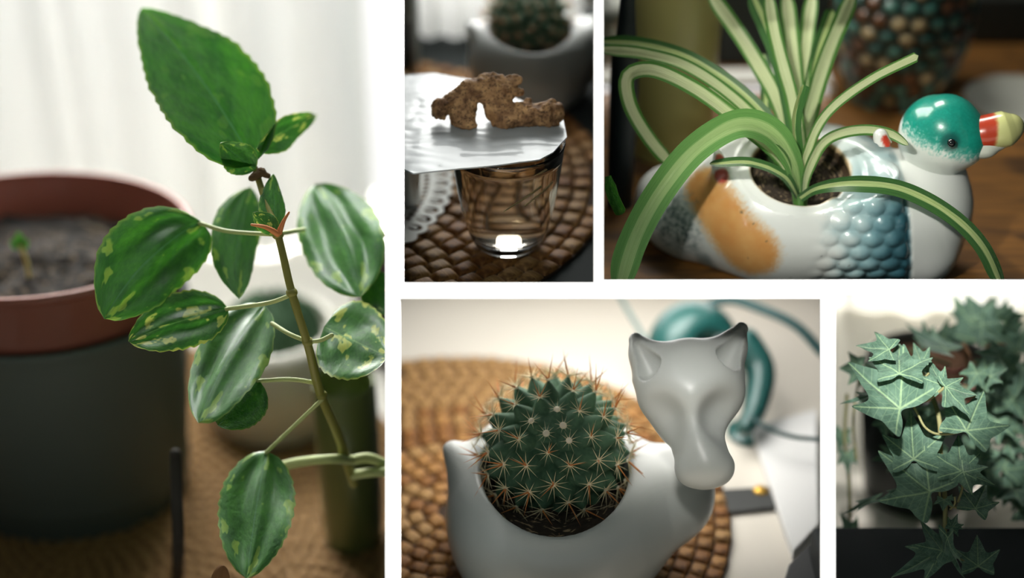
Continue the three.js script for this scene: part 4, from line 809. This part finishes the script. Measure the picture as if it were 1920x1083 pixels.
{
  const t = thing('spider_plant', 'spider plant with long arching cream and green striped leaves in the duck planter', 'plant', P(1499, 372, 0.822));
  const L = (pts, w, mat, o = {}) => part(t, 'leaf', ribbon(pts.map(a => P(a[0], a[1], a[2])), sz(w, 0.825), o), mat, o.label);
  const B = [1500, 376, 0.824];
  L([B, [1488, 290, 0.832], [1462, 200, 0.84], [1405, 95, 0.85], [1330, -14, 0.855]], 34, spiderPale, { twist: 0.3 });
  L([B, [1492, 250, 0.834], [1468, 130, 0.842], [1438, 50, 0.85], [1408, -14, 0.855]], 36, spiderGreen, { twist: -0.3 });
  L([B, [1497, 240, 0.838], [1488, 120, 0.848], [1474, -14, 0.86]], 34, spiderPale, { twist: 0.2 });
  L([B, [1502, 240, 0.84], [1508, 120, 0.852], [1524, -14, 0.865]], 33, spiderPale, { twist: -0.35 });
  L([B, [1512, 240, 0.834], [1548, 110, 0.842], [1600, -14, 0.85]], 36, spiderPale, { twist: 0.45 });
  L([B, [1512, 230, 0.842], [1535, 100, 0.852], [1562, 18, 0.858]], 32, spiderGreen, { twist: 0.2, tip: 0.97 });
  L([B, [1494, 290, 0.815], [1490, 220, 0.806], [1506, 158, 0.80]], 27, spiderGreen, { twist: 0.9, tip: 0.985, fold: 0.8, label: 'short broken leaf stub' });
  L([B, [1512, 290, 0.812], [1548, 215, 0.806], [1630, 150, 0.803], [1722, 104, 0.802]], 20, spiderPale, { twist: 0.35, tip: 0.985 });
  L([[1506, 372, 0.82], [1516, 318, 0.812], [1550, 262, 0.806], [1612, 243, 0.804], [1668, 250, 0.802], [1704, 272, 0.799]], 22, spiderPale, { twist: 0.4, tip: 0.8 });
  L([B, [1478, 290, 0.824], [1420, 200, 0.826], [1300, 112, 0.832], [1200, 82, 0.838], [1120, 78, 0.842]], 26, spiderGreen, { twist: 0.3 });
  L([B, [1470, 290, 0.82], [1400, 205, 0.82], [1290, 125, 0.823], [1205, 100, 0.828], [1120, 92, 0.83]], 24, spiderPale, { twist: 0.2 });
  L([B, [1468, 305, 0.818], [1400, 240, 0.812], [1300, 165, 0.81], [1215, 130, 0.812], [1178, 142, 0.815], [1180, 190, 0.822], [1215, 255, 0.832], [1262, 312, 0.842]], 30, spiderPale, { twist: v => v < 0.72 ? 0.2 : 0.2 + (v - 0.72) * 1.2, tip: 0.94 });
  L([B, [1484, 300, 0.81], [1446, 248, 0.802], [1390, 232, 0.797], [1310, 275, 0.795], [1235, 365, 0.794], [1185, 460, 0.794], [1160, 545, 0.795]], 54, spiderFront, { twist: 0.25, w0: 0.45, label: 'broad green leaf bending forward' });
  L([B, [1470, 330, 0.812], [1410, 305, 0.808], [1330, 307, 0.807]], 20, spiderGreen, { twist: 0.5, tip: 0.8 });
  L([[1500, 372, 0.818], [1530, 354, 0.81], [1600, 344, 0.803], [1690, 354, 0.799], [1780, 400, 0.796], [1840, 458, 0.794], [1880, 540, 0.794]], 32, spiderGreen, { twist: v => 0.15 + v * 0.4, w0: 0.5 });
  L([B, [1462, 300, 0.83], [1420, 250, 0.835], [1382, 205, 0.84], [1330, 160, 0.85]], 24, spiderPale, { twist: 0.1 });
  L([B, [1500, 270, 0.826], [1486, 190, 0.83], [1452, 60, 0.835], [1440, -14, 0.84]], 28, spiderPale, { twist: -0.1 });
  L([B, [1490, 300, 0.812], [1462, 262, 0.806], [1420, 238, 0.803], [1382, 252, 0.803]], 26, spiderPale, { twist: 0.4 });
  L([B, [1440, 270, 0.845], [1436, 160, 0.86], [1432, 100, 0.87]], 22, spiderGreen, { twist: 0.1 });
  part(t, 'crown', blob([[P(1500, 384, 0.825), P(1500, 352, 0.826), sz(13, 0.825), sz(17, 0.825)]], 0.0008, 0.002), spiderPale);
  L([[1140, 330, 0.80], [1150, 368, 0.80], [1166, 402, 0.8]], 22, thinLeaf, { twist: 0.2 });
}
{ // things behind the duck
  const k = G(1258, 292, SH3), kp = V(k.x, EYE - SH3 + 0.0003, k.z - 0.012);
  const v1 = thing('vase', 'tall khaki yellow cylinder vase blurred at the upper left behind the leaves', 'vase', kp);
  part(v1, 'body', lathe(smoothProf([[0, 0], [0.0225, 0], [0.0245, 0.004], [0.0252, 0.06], [0.0255, 0.128], [0.0245, 0.13], [0.0235, 0.128], [0.023, 0.01], [0, 0.006]], 100), 56, kp), phy(rgb(178, 170, 106), 0.6, { clearcoat: 0.3 }));
  const db = G(1152, 380, SH3), dp = V(kx(1158) * 0.93, EYE - SH3 + 0.0003, -0.80);
  const v2 = thing('bottle', 'dark blue-grey glass bottle at the far left edge beside the khaki vase', 'bottle', dp);
  part(v2, 'body', lathe(smoothProf([[0, 0], [0.0078, 0], [0.0074, 0.003], [0.0076, 0.085], [0.0055, 0.1], [0.004, 0.12], [0.0042, 0.128], [0, 0.128]], 80), 40, dp), phy(rgb(24, 34, 40), 0.6));
  const c = G(1685, 205, SH3), cp = V(c.x, EYE - SH3 + 0.0003, c.z - 0.02), prof = smoothProf([[0, 0], [0.024, 0], [0.0275, 0.004], [0.037, 0.028], [0.0415, 0.052], [0.039, 0.078], [0.030, 0.096], [0.0275, 0.108], [0.025, 0.108], [0.024, 0.096], [0, 0.09]], 140);
  const g = lathe(prof, 200, cp), P0 = g.attributes.position, N0 = g.attributes.normal;
  const cell = (a, y) => { const U = a / (Math.PI * 2) * 22, Wv = y / 0.0092, row = Math.round(Wv), fx = U - (row & 1) * 0.5, cx = Math.round(fx), dx = fx - cx, dy = Wv - row; return [Math.hypot(dx, dy), cx, row]; };
  for (let i = 0; i < P0.count; i++) { const x = P0.getX(i) - cp.x, y = P0.getY(i) - cp.y, z = P0.getZ(i) - cp.z, r = Math.hypot(x, z); if (r < 0.02 || y > 0.09) continue; const [d] = cell(Math.atan2(z, x), y), s = 1 + 0.055 * sstep(0.5, 0.2, d); P0.setX(i, cp.x + x * s); P0.setZ(i, cp.z + z * s); }
  g.computeVertexNormals();
  paint(g, p => { const [d, cx, row] = cell(Math.atan2(p.z - cp.z, p.x - cp.x), p.y - cp.y), h = hash(cx, row, 5); const bead = h > 0.86 ? [170, 150, 112] : h > 0.66 ? [92, 56, 30] : mixc([30, 70, 64], [80, 128, 114], hash(cx, row, 9)); return mixc([14, 28, 28], bead, sstep(0.5, 0.32, d)); });
  const v3 = thing('beaded_vase', 'round dark teal vase with raised bead pattern blurred behind the duck', 'vase', cp);
  part(v3, 'body', g, phy(0xffffff, 0.35, { vertexColors: true, clearcoat: 0.6 }));
  const dq = G(1885, 205, SH3), dpp = V(dq.x + 0.01, EYE - SH3 + 0.0003, dq.z);
  const v4 = thing('plate', 'pale grey plate blurred at the right behind the duck beak', 'plate', dpp);
  part(v4, 'body', lathe([[0, 0], [0.022, 0], [0.024, 0.001], [0.036, 0.006], [0.0355, 0.0068], [0.023, 0.0022], [0, 0.002]], 56, dpp), phy(rgb(176, 178, 170), 0.4, { clearcoat: 0.4 }));
  const rb = (name, label, pxs, X0, X1, h, col) => { const a = kx(pxs[0]) * depthOf(0, X0, SH3), e = kx(pxs[1]) * depthOf(0, X0, SH3), g = new RoundedBoxGeometry(e - a, h, X1 - X0, 4, 0.003); g.translate((a + e) / 2, EYE - SH3 + 0.0003 + h / 2, -(X0 + X1) / 2); single(name, label, 'box', g, phy(col, 0.6, { clearcoat: 0.1 })); };
  rb('storage_box', 'dark green storage box blurred behind the spider plant', [1342, 1560], 0.985, 1.06, 0.052, rgb(26, 36, 32));
  rb('storage_box', 'dark brown storage box blurred in the upper right corner', [1808, 1945], 1.02, 1.09, 0.034, rgb(32, 36, 32));
  struct('wall_back_001', fanWall([[1.20, TOP], [1.245, TOP], [1.245, SH3], [1.20, SH3]], kx(1127), kx(1979)), std(rgb(62, 62, 52), 0.9), 'dark olive back board behind the duck planter');
}
{ // added window on the left and added pane overhead, to light the duck
  const d0 = 0.86, x = kx(1123.6) * d0 + 0.0035, X0 = 0.77, X1 = 0.93, h0 = 0.11, h1 = 0.26;
  const w = new THREE.Group(); w.name = 'window_4'; w.position.copy(W(x, (X0 + X1) / 2, h1)); w.userData = { kind: 'structure', label: 'added bright side window that lights the duck and spider plant from the left', category: 'window' }; scene.add(w);
  const kk = kx(1123.6), X2 = (X, h) => kk * depthOf(0, X, h) + 0.0012;
  const quad = (off) => grid(1, 1, (u, v) => { const X = lerp(X0, X1, u), h = lerp(h0, h1, v); return W(X2(X, h) + off, X, h); });
  part(w, 'window_pane', quad(0), std(0x000000, 1, { emissive: new THREE.Color(1, 1, 0.97), emissiveIntensity: 1, side: THREE.DoubleSide }));
  part(w, 'window_frame', mergeGeometries([[X0 - 0.004, X0, h0, h1], [X1, X1 + 0.004, h0, h1], [X0, X1, h0 - 0.004, h0], [X0, X1, h1, h1 + 0.004]].map(([a, b, c, e]) => box(X2((a + b) / 2, (c + e) / 2) - 0.0006, X2((a + b) / 2, (c + e) / 2) + 0.0012, c, e, a, b))), std(rgb(120, 120, 112), 0.6));
  const l = new THREE.RectAreaLight(new THREE.Color().setRGB(1, 0.97, 0.88), 9, X1 - X0, h1 - h0);
  const c = W(X2((X0 + X1) / 2, (h0 + h1) / 2) + 0.0035, (X0 + X1) / 2, (h0 + h1) / 2); l.position.copy(c); l.lookAt(c.x + 1, c.y, c.z + 0.055); scene.add(l);
  lightPanel('window_5', 0.06, 0.20, 0.90, 1.06, TOP + 0.001, 16, [1, 0.97, 0.88], 'added bright pane in the top board to light the duck and spider plant');
}

added_spotlight('added small lamp above the camera to brighten the upper right opening', P(840, -560, 0.42), P(1575, 265, 0.81), 0.52, 0.245, [1, 0.97, 0.88], 0.4);  // added lamp, lights the duck from the upper left

// ---------------------------------------------------------------- lower right opening: ivy
const ivyVeins = [[0, 0.98], [0.66, 0.50], [-0.66, 0.50], [0.48, -0.20], [-0.48, -0.20]];
const ivyTex = (o) => tex(256, 256, (u, v) => {
  const x = (u - 0.5) * 2.2, y = v * 1.7 - 0.45, n = fbm(x * 6 + 9, y * 6 + 9, o.seed, 4), f = fbm(x * 26 + 40, y * 26 + 40, o.seed + 2, 3);
  let c = mixc(o.a, o.b, clamp(n * 1.2 - 0.1 + (f - 0.5) * 0.5)), best = 9, br = 9;
  for (const [vx, vy] of ivyVeins) {
    const L = Math.hypot(vx, vy), t = clamp((x * vx + y * vy) / (L * L)), d = Math.hypot(x - vx * t, y - vy * t); best = Math.min(best, d + t * 0.006);
    const along = (x * vx + y * vy) / L, off = Math.abs((x * vy - y * vx) / L); if (along > 0.05 && along < L && off < 0.3) br = Math.min(br, Math.abs((((along - off * 0.9) * 6.5 + 50) % 1) - 0.5) / 6.5 + off * 0.02);
  }
  c = mixc(c, o.vein, sstep(0.014, 0.006, br) * 0.25); return mixc(c, o.vein, sstep(0.024, 0.010, best) * 0.62);
});
// one kind of leaf, in three patterns of the same green
const ivySkins = [1, 4, 7].map(seed => leafMat(ivyTex({ seed, a: [52, 84, 64], b: [98, 130, 106], vein: [164, 190, 136] }), 0.3, 0.4, { clearcoatRoughness: 0.48 }));
let ivyCount = 0;
// half outline of a five-lobed leaf, from the tip round to the stalk
const ivyHalf = [[0, 1], [0.07, 0.86], [0.17, 0.64], [0.25, 0.47], [0.33, 0.42], [0.50, 0.46], [0.70, 0.53], [0.64, 0.38], [0.55, 0.20], [0.47, 0.06], [0.50, -0.08], [0.48, -0.26], [0.34, -0.24], [0.16, -0.16], [0.03, -0.05]];
const ivyOutline = (() => { const full = [...ivyHalf.map(p => [p[0], p[1]]), ...ivyHalf.slice(1).reverse().map(p => [-p[0], p[1]])]; const c = new THREE.CatmullRomCurve3(full.map(p => V(p[0], p[1], 0)), true, 'centripetal'); return c.getPoints(88).slice(0, 88); })();
// J stalk point, T main tip; wl, wr widen the left and right lobes
function ivyLeaf({ J, T, wl = 1, wr = 1, roll = 0, droop = 0.15, fold = 0.12, shear = 0, rl = 0, rr_ = 0, tilt = 0.55 }) {
  const ax = T.clone().sub(J), L = ax.length(); ax.normalize();
  const view = J.clone().sub(camera.position).normalize(), sd = new THREE.Vector3().crossVectors(ax, view).normalize().applyAxisAngle(ax, roll), nm = new THREE.Vector3().crossVectors(sd, ax).normalize(); if (nm.dot(view) > 0) nm.negate();
  const n = ivyOutline.length, R = 12, pos = [], uv = [], idx = [];
  for (let r = 0; r <= R; r++) for (let i = 0; i <= n; i++) {
    const o = ivyOutline[i % n], k = r / R; let x = o.x * k, y = o.y * k; uv.push(x / 2.2 + 0.5, (y + 0.45) / 1.7);
    const a = x < 0 ? rl : rr_, cx = x * Math.cos(a) - (x < 0 ? -1 : 1) * y * Math.sin(a) * Math.abs(x), cy = y + (x < 0 ? -1 : 1) * x * Math.sin(a);
    x = cx * (x < 0 ? wl : wr); y = cy + shear * x;
    const rad2 = x * x + y * y, lift = -droop * rad2 * 0.6 + fold * Math.abs(x) - 0.05 * Math.exp(-Math.pow(x / 0.03, 2)) * sstep(0, 0.2, y) + 0.035 * Math.sin(x * 9 + 1) * Math.sin(y * 8);
    const p = J.clone().addScaledVector(ax, y * L).addScaledVector(sd, x * L).addScaledVector(nm, lift * L); lean(p, p.clone().sub(J).dot(UPV) * tilt); pos.push(p.x, p.y, p.z);
  }
  for (let r = 0; r < R; r++) for (let i = 0; i < n; i++) { const a = r * (n + 1) + i, b = a + n + 1; idx.push(a, a + 1, b, a + 1, b + 1, b); }
  const g = new THREE.BufferGeometry(); g.setAttribute('position', new THREE.Float32BufferAttribute(pos, 3)); g.setAttribute('uv', new THREE.Float32BufferAttribute(uv, 2)); g.setIndex(idx); g.computeVertexNormals(); return g;
}
{
  const pot = V(kx(1752) * 0.93, EYE - FL6 + 0.0003, -0.768);
  const t = thing('ivy', 'trailing ivy with pale veined grey-green leaves spilling over the dark pot', 'plant', V(0.225, EYE - FL6 + 0.10, -0.76));
  const D = (d, dd = 0) => d + dd;
  const L = (J, T, o) => part(t, 'leaf', ivyLeaf({ J: P(...J), T: P(...T), ...o }), ivySkins[ivyCount++ % 3]);
  L([1667, 655, 0.803], [1604, 645, 0.808], { wl: 0.75, wr: 0.75, roll: 0.5 });
  L([1686, 700, 0.795], [1686, 636, 0.806], { wl: 1.15, wr: 1.05, roll: 0.0, droop: 0.3 });
  L([1687, 766, 0.788], [1592, 677, 0.792], { wl: 1.15, wr: 0.68, roll: 0.25, rl: 0.1 });
  L([1773, 725, 0.793], [1836, 738, 0.796], { wl: 1.25, wr: 0.55, roll: -0.5, rl: 0.3 });
  L([1766, 722, 0.798], [1741, 668, 0.802], { wl: 0.5, wr: 0.8, roll: 0.3 });
  L([1812, 807, 0.787], [1847, 731, 0.790], { wl: 1.15, wr: 1.1, roll: 0.1, droop: 0.2 });
  L([1713, 860, 0.796], [1707, 768, 0.80], { wl: 0.98, wr: 0.85, roll: 0.0 });
  L([1743, 921, 0.788], [1645, 848, 0.793], { wl: 0.8, wr: 0.9, roll: -0.2, droop: 0.25 });
  L([1802, 883, 0.789], [1799, 812, 0.795], { wl: 0.75, wr: 1.25, roll: 0.25 });
  L([1806, 884, 0.788], [1868, 912, 0.789], { wl: 0.7, wr: 0.6, roll: 0.2 });
  L([1829, 953, 0.79], [1850, 904, 0.794], { wl: 0.9, wr: 1.15, roll: -0.1 });
  L([1766, 1032, 0.793], [1726, 972, 0.797], { wl: 0.6, wr: 0.8, roll: 0.3 });
  L([1766, 1032, 0.793], [1668, 1080, 0.798], { wl: 0.5, wr: 0.5, roll: 0.3 });
  L([1777, 1008, 0.79], [1788, 1092, 0.793], { wl: 0.45, wr: 0.4, roll: 0.9, droop: 0.5 });
  L([1834, 1061, 0.79], [1832, 1000, 0.794], { wl: 0.95, wr: 1.0, roll: 0.0, droop: 0.5, fold: 0.3 });
  L([1770, 936, 0.79], [1768, 958, 0.79], { wl: 1.2, wr: 1.2 }); L([1780, 934, 0.79], [1795, 930, 0.79], { wl: 0.6, wr: 0.6 });
  L([1784, 988, 0.791], [1796, 962, 0.792], { wl: 0.9, wr: 0.7 }); L([1788, 986, 0.791], [1797, 1006, 0.791], { wl: 0.9, wr: 0.9 });
  L([1638, 936, 0.83], [1572, 960, 0.84], { wl: 0.25, wr: 0.3, roll: 0.9 }); L([1690, 916, 0.82], [1636, 936, 0.83], { wl: 0.2, wr: 0.25, roll: 0.8 });
  L([1640, 742, 0.82], [1572, 752, 0.825], { wl: 0.4, wr: 0.35, roll: 0.9 }); L([1612, 690, 0.85], [1570, 690, 0.86], { wl: 0.9, wr: 0.9 });
  L([1728, 680, 0.815], [1712, 640, 0.82], { wl: 0.8, wr: 0.8 }); L([1742, 690, 0.81], [1716, 676, 0.81], { wl: 0.7, wr: 0.7 });
  // blurred leaves further back
  L([1775, 655, 0.87], [1692, 618, 0.88], { wl: 0.55, wr: 0.75, roll: 1.05, droop: -0.3 }); L([1768, 632, 0.89], [1800, 606, 0.895], { wl: 1.2, wr: 0.9, roll: 0.7 }); L([1740, 640, 0.885], [1728, 600, 0.89], { wl: 0.8, wr: 0.9, roll: -0.6 });
  L([1838, 638, 0.90], [1868, 548, 0.92], { wl: 0.9, wr: 0.9, roll: 0.3 }); L([1870, 640, 0.90], [1924, 600, 0.9], { wl: 1, wr: 1, roll: 0.2 }); L([1826, 600, 0.91], [1812, 548, 0.92], { wl: 1.2, wr: 0.9 }); L([1880, 590, 0.92], [1888, 560, 0.92], { wl: 1.2, wr: 1.1 });
  L([1896, 760, 0.88], [1900, 700, 0.885], { wl: 1, wr: 1 }); L([1900, 806, 0.885], [1884, 752, 0.89], { wl: 0.8, wr: 1 }); L([1880, 880, 0.87], [1906, 824, 0.88], { wl: 1.1, wr: 1 }); L([1900, 900, 0.87], [1880, 950, 0.87], { wl: 0.9, wr: 1 }); L([1870, 820, 0.88], [1905, 815, 0.88], { wl: 0.8, wr: 0.7, roll: 0.6 });
  L([1588, 850, 0.88], [1590, 890, 0.88], { wl: 0.7, wr: 0.7 }); L([1596, 1000, 0.87], [1575, 960, 0.87], { wl: 0.8, wr: 0.6 }); L([1580, 810, 0.89], [1572, 850, 0.89], { wl: 0.8, wr: 0.7 });
  for (let i = 0; i < 26; i++) { const x = rr(1650, 1880), y = rr(680, 900), d = rr(0.845, 0.88), a = rr(0, 6.28), l = rr(34, 58); L([x, y, d], [x + Math.cos(a) * l, y + Math.sin(a) * l, d + rr(-0.005, 0.01)], { wl: rr(0.7, 1.1), wr: rr(0.7, 1.1), roll: rr(-0.7, 0.7) }); }
  for (let i = 0; i < 24; i++) { const x = rr(1835, 1930), y = rr(600, 960), d = rr(0.855, 0.90), a = rr(0, 6.28), l = rr(36, 64); L([x, y, d], [x + Math.cos(a) * l, y + Math.sin(a) * l, d + rr(-0.01, 0.01)], { wl: rr(0.7, 1.1), wr: rr(0.7, 1.1), roll: rr(-0.8, 0.8) }); }
  const vine = std(rgb(118, 116, 74), 0.75);
  const S = (pts, r, m) => part(t, 'stem', tube(pts.map(a => P(...a)), r, 30, 7), m);
  S([[1770, 727, 0.794], [1745, 746, 0.798], [1718, 757, 0.802], [1690, 760, 0.806]], 0.00075, vine); S([[1741, 700, 0.806], [1722, 716, 0.806], [1702, 724, 0.806]], 0.0006, vine); S([[1809, 807, 0.788], [1780, 813, 0.791], [1752, 812, 0.794], [1734, 800, 0.797], [1720, 774, 0.80], [1700, 740, 0.803]], 0.00065, vine);
  S([[1802, 883, 0.79], [1782, 888, 0.792], [1765, 884, 0.794], [1757, 870, 0.796]], 0.0006, vine); S([[1829, 953, 0.791], [1806, 954, 0.793], [1782, 948, 0.795]], 0.0006, vine); S([[1743, 921, 0.789], [1762, 905, 0.793], [1762, 930, 0.794], [1772, 950, 0.795]], 0.0006, vine); S([[1790, 932, 0.79], [1790, 944, 0.791], [1782, 954, 0.792]], 0.0005, vine); S([[1834, 1061, 0.791], [1815, 1055, 0.793], [1800, 1048, 0.794]], 0.0006, vine);
  S([[1730, 700, 0.83], [1760, 780, 0.815], [1764, 860, 0.805], [1772, 940, 0.797], [1770, 1030, 0.796]], 0.0012, vine); S([[1802, 885, 0.794], [1804, 915, 0.795], [1796, 940, 0.796]], 0.0006, vine);
  S([[1588, 740, 0.885], [1584, 820, 0.885], [1592, 900, 0.88], [1594, 1000, 0.875]], 0.001, vine); S([[1612, 700, 0.87], [1600, 790, 0.872], [1606, 860, 0.872]], 0.0007, vine);
  for (let i = 0; i < 14; i++) { const x = rr(1700, 1890), y = rr(650, 760); S([[x, y, 0.885], [x + rr(-40, 40), y + rr(-30, 10), 0.89], [x + rr(-90, 90), y + rr(-30, 30), 0.895]], 0.0009, std(rgb(rr(90, 150), rr(64, 104), rr(40, 66)), 0.85)); }
  // the pot and a dark trough in front of it
  { const a = kx(1562) * 0.79, e = kx(1976) * 0.835, g = new RoundedBoxGeometry(e - a, FL6 - 0.553 - 0.0004, 0.052, 4, 0.003); g.translate((a + e) / 2, EYE - FL6 + 0.0003 + (FL6 - 0.553) / 2, -0.628); single('planter_box', 'long dark planter box below the trailing ivy at the lower edge', 'planter', g, phy(rgb(14, 22, 22), 0.8)); }
  const p = thing('plant_pot', 'dark round pot hidden under the trailing ivy', 'pot', pot);
  part(p, 'body', lathe(smoothProf([[0, 0], [0.026, 0], [0.030, 0.006], [0.036, 0.05], [0.038, 0.084], [0.0372, 0.087], [0.035, 0.085], [0.033, 0.05], [0, 0.045]], 70), 64, pot), phy(rgb(40, 44, 40), 0.5, { clearcoat: 0.2 }));
  part(p, 'soil', soilDisc(V(pot.x, pot.y + 0.080, pot.z), 0.0352, 0.0352, 0.005), std(rgb(86, 58, 38), 1));
}
{
  const w0 = kx(1560), w1 = kx(1976);
  const [x0, x1] = backWindow(5, w0, w1, 1.02, 0.455, 0.60, 1.0, 15, 'bright window behind the ivy');
  lightPanel('added_light_002', 0.165, 0.27, 0.732, 0.90, 0.4503, 2, [0.96, 1, 0.98], 'added slim light panel under the wooden shelf to light the ivy from above');  // added panel, weak overhead light on the ivy
  curtain(x0 + 0.002, x1 - 0.002, 0.965, 0.4505, FL6 - 0.001, (u, v) => 0.004 * Math.sin(u * 30) + 0.003 * Math.sin(u * 13), 'white sheer curtain behind the ivy');
}

added_spotlight('added small lamp above the camera to brighten the lower right opening', P(1660, -460, 0.42), P(1738, 690, 0.80), 2.3, 0.115, [1, 0.97, 0.98], 0.8);  // added lamp, brightens the upper ivy leaves
renderer.render(scene, camera);
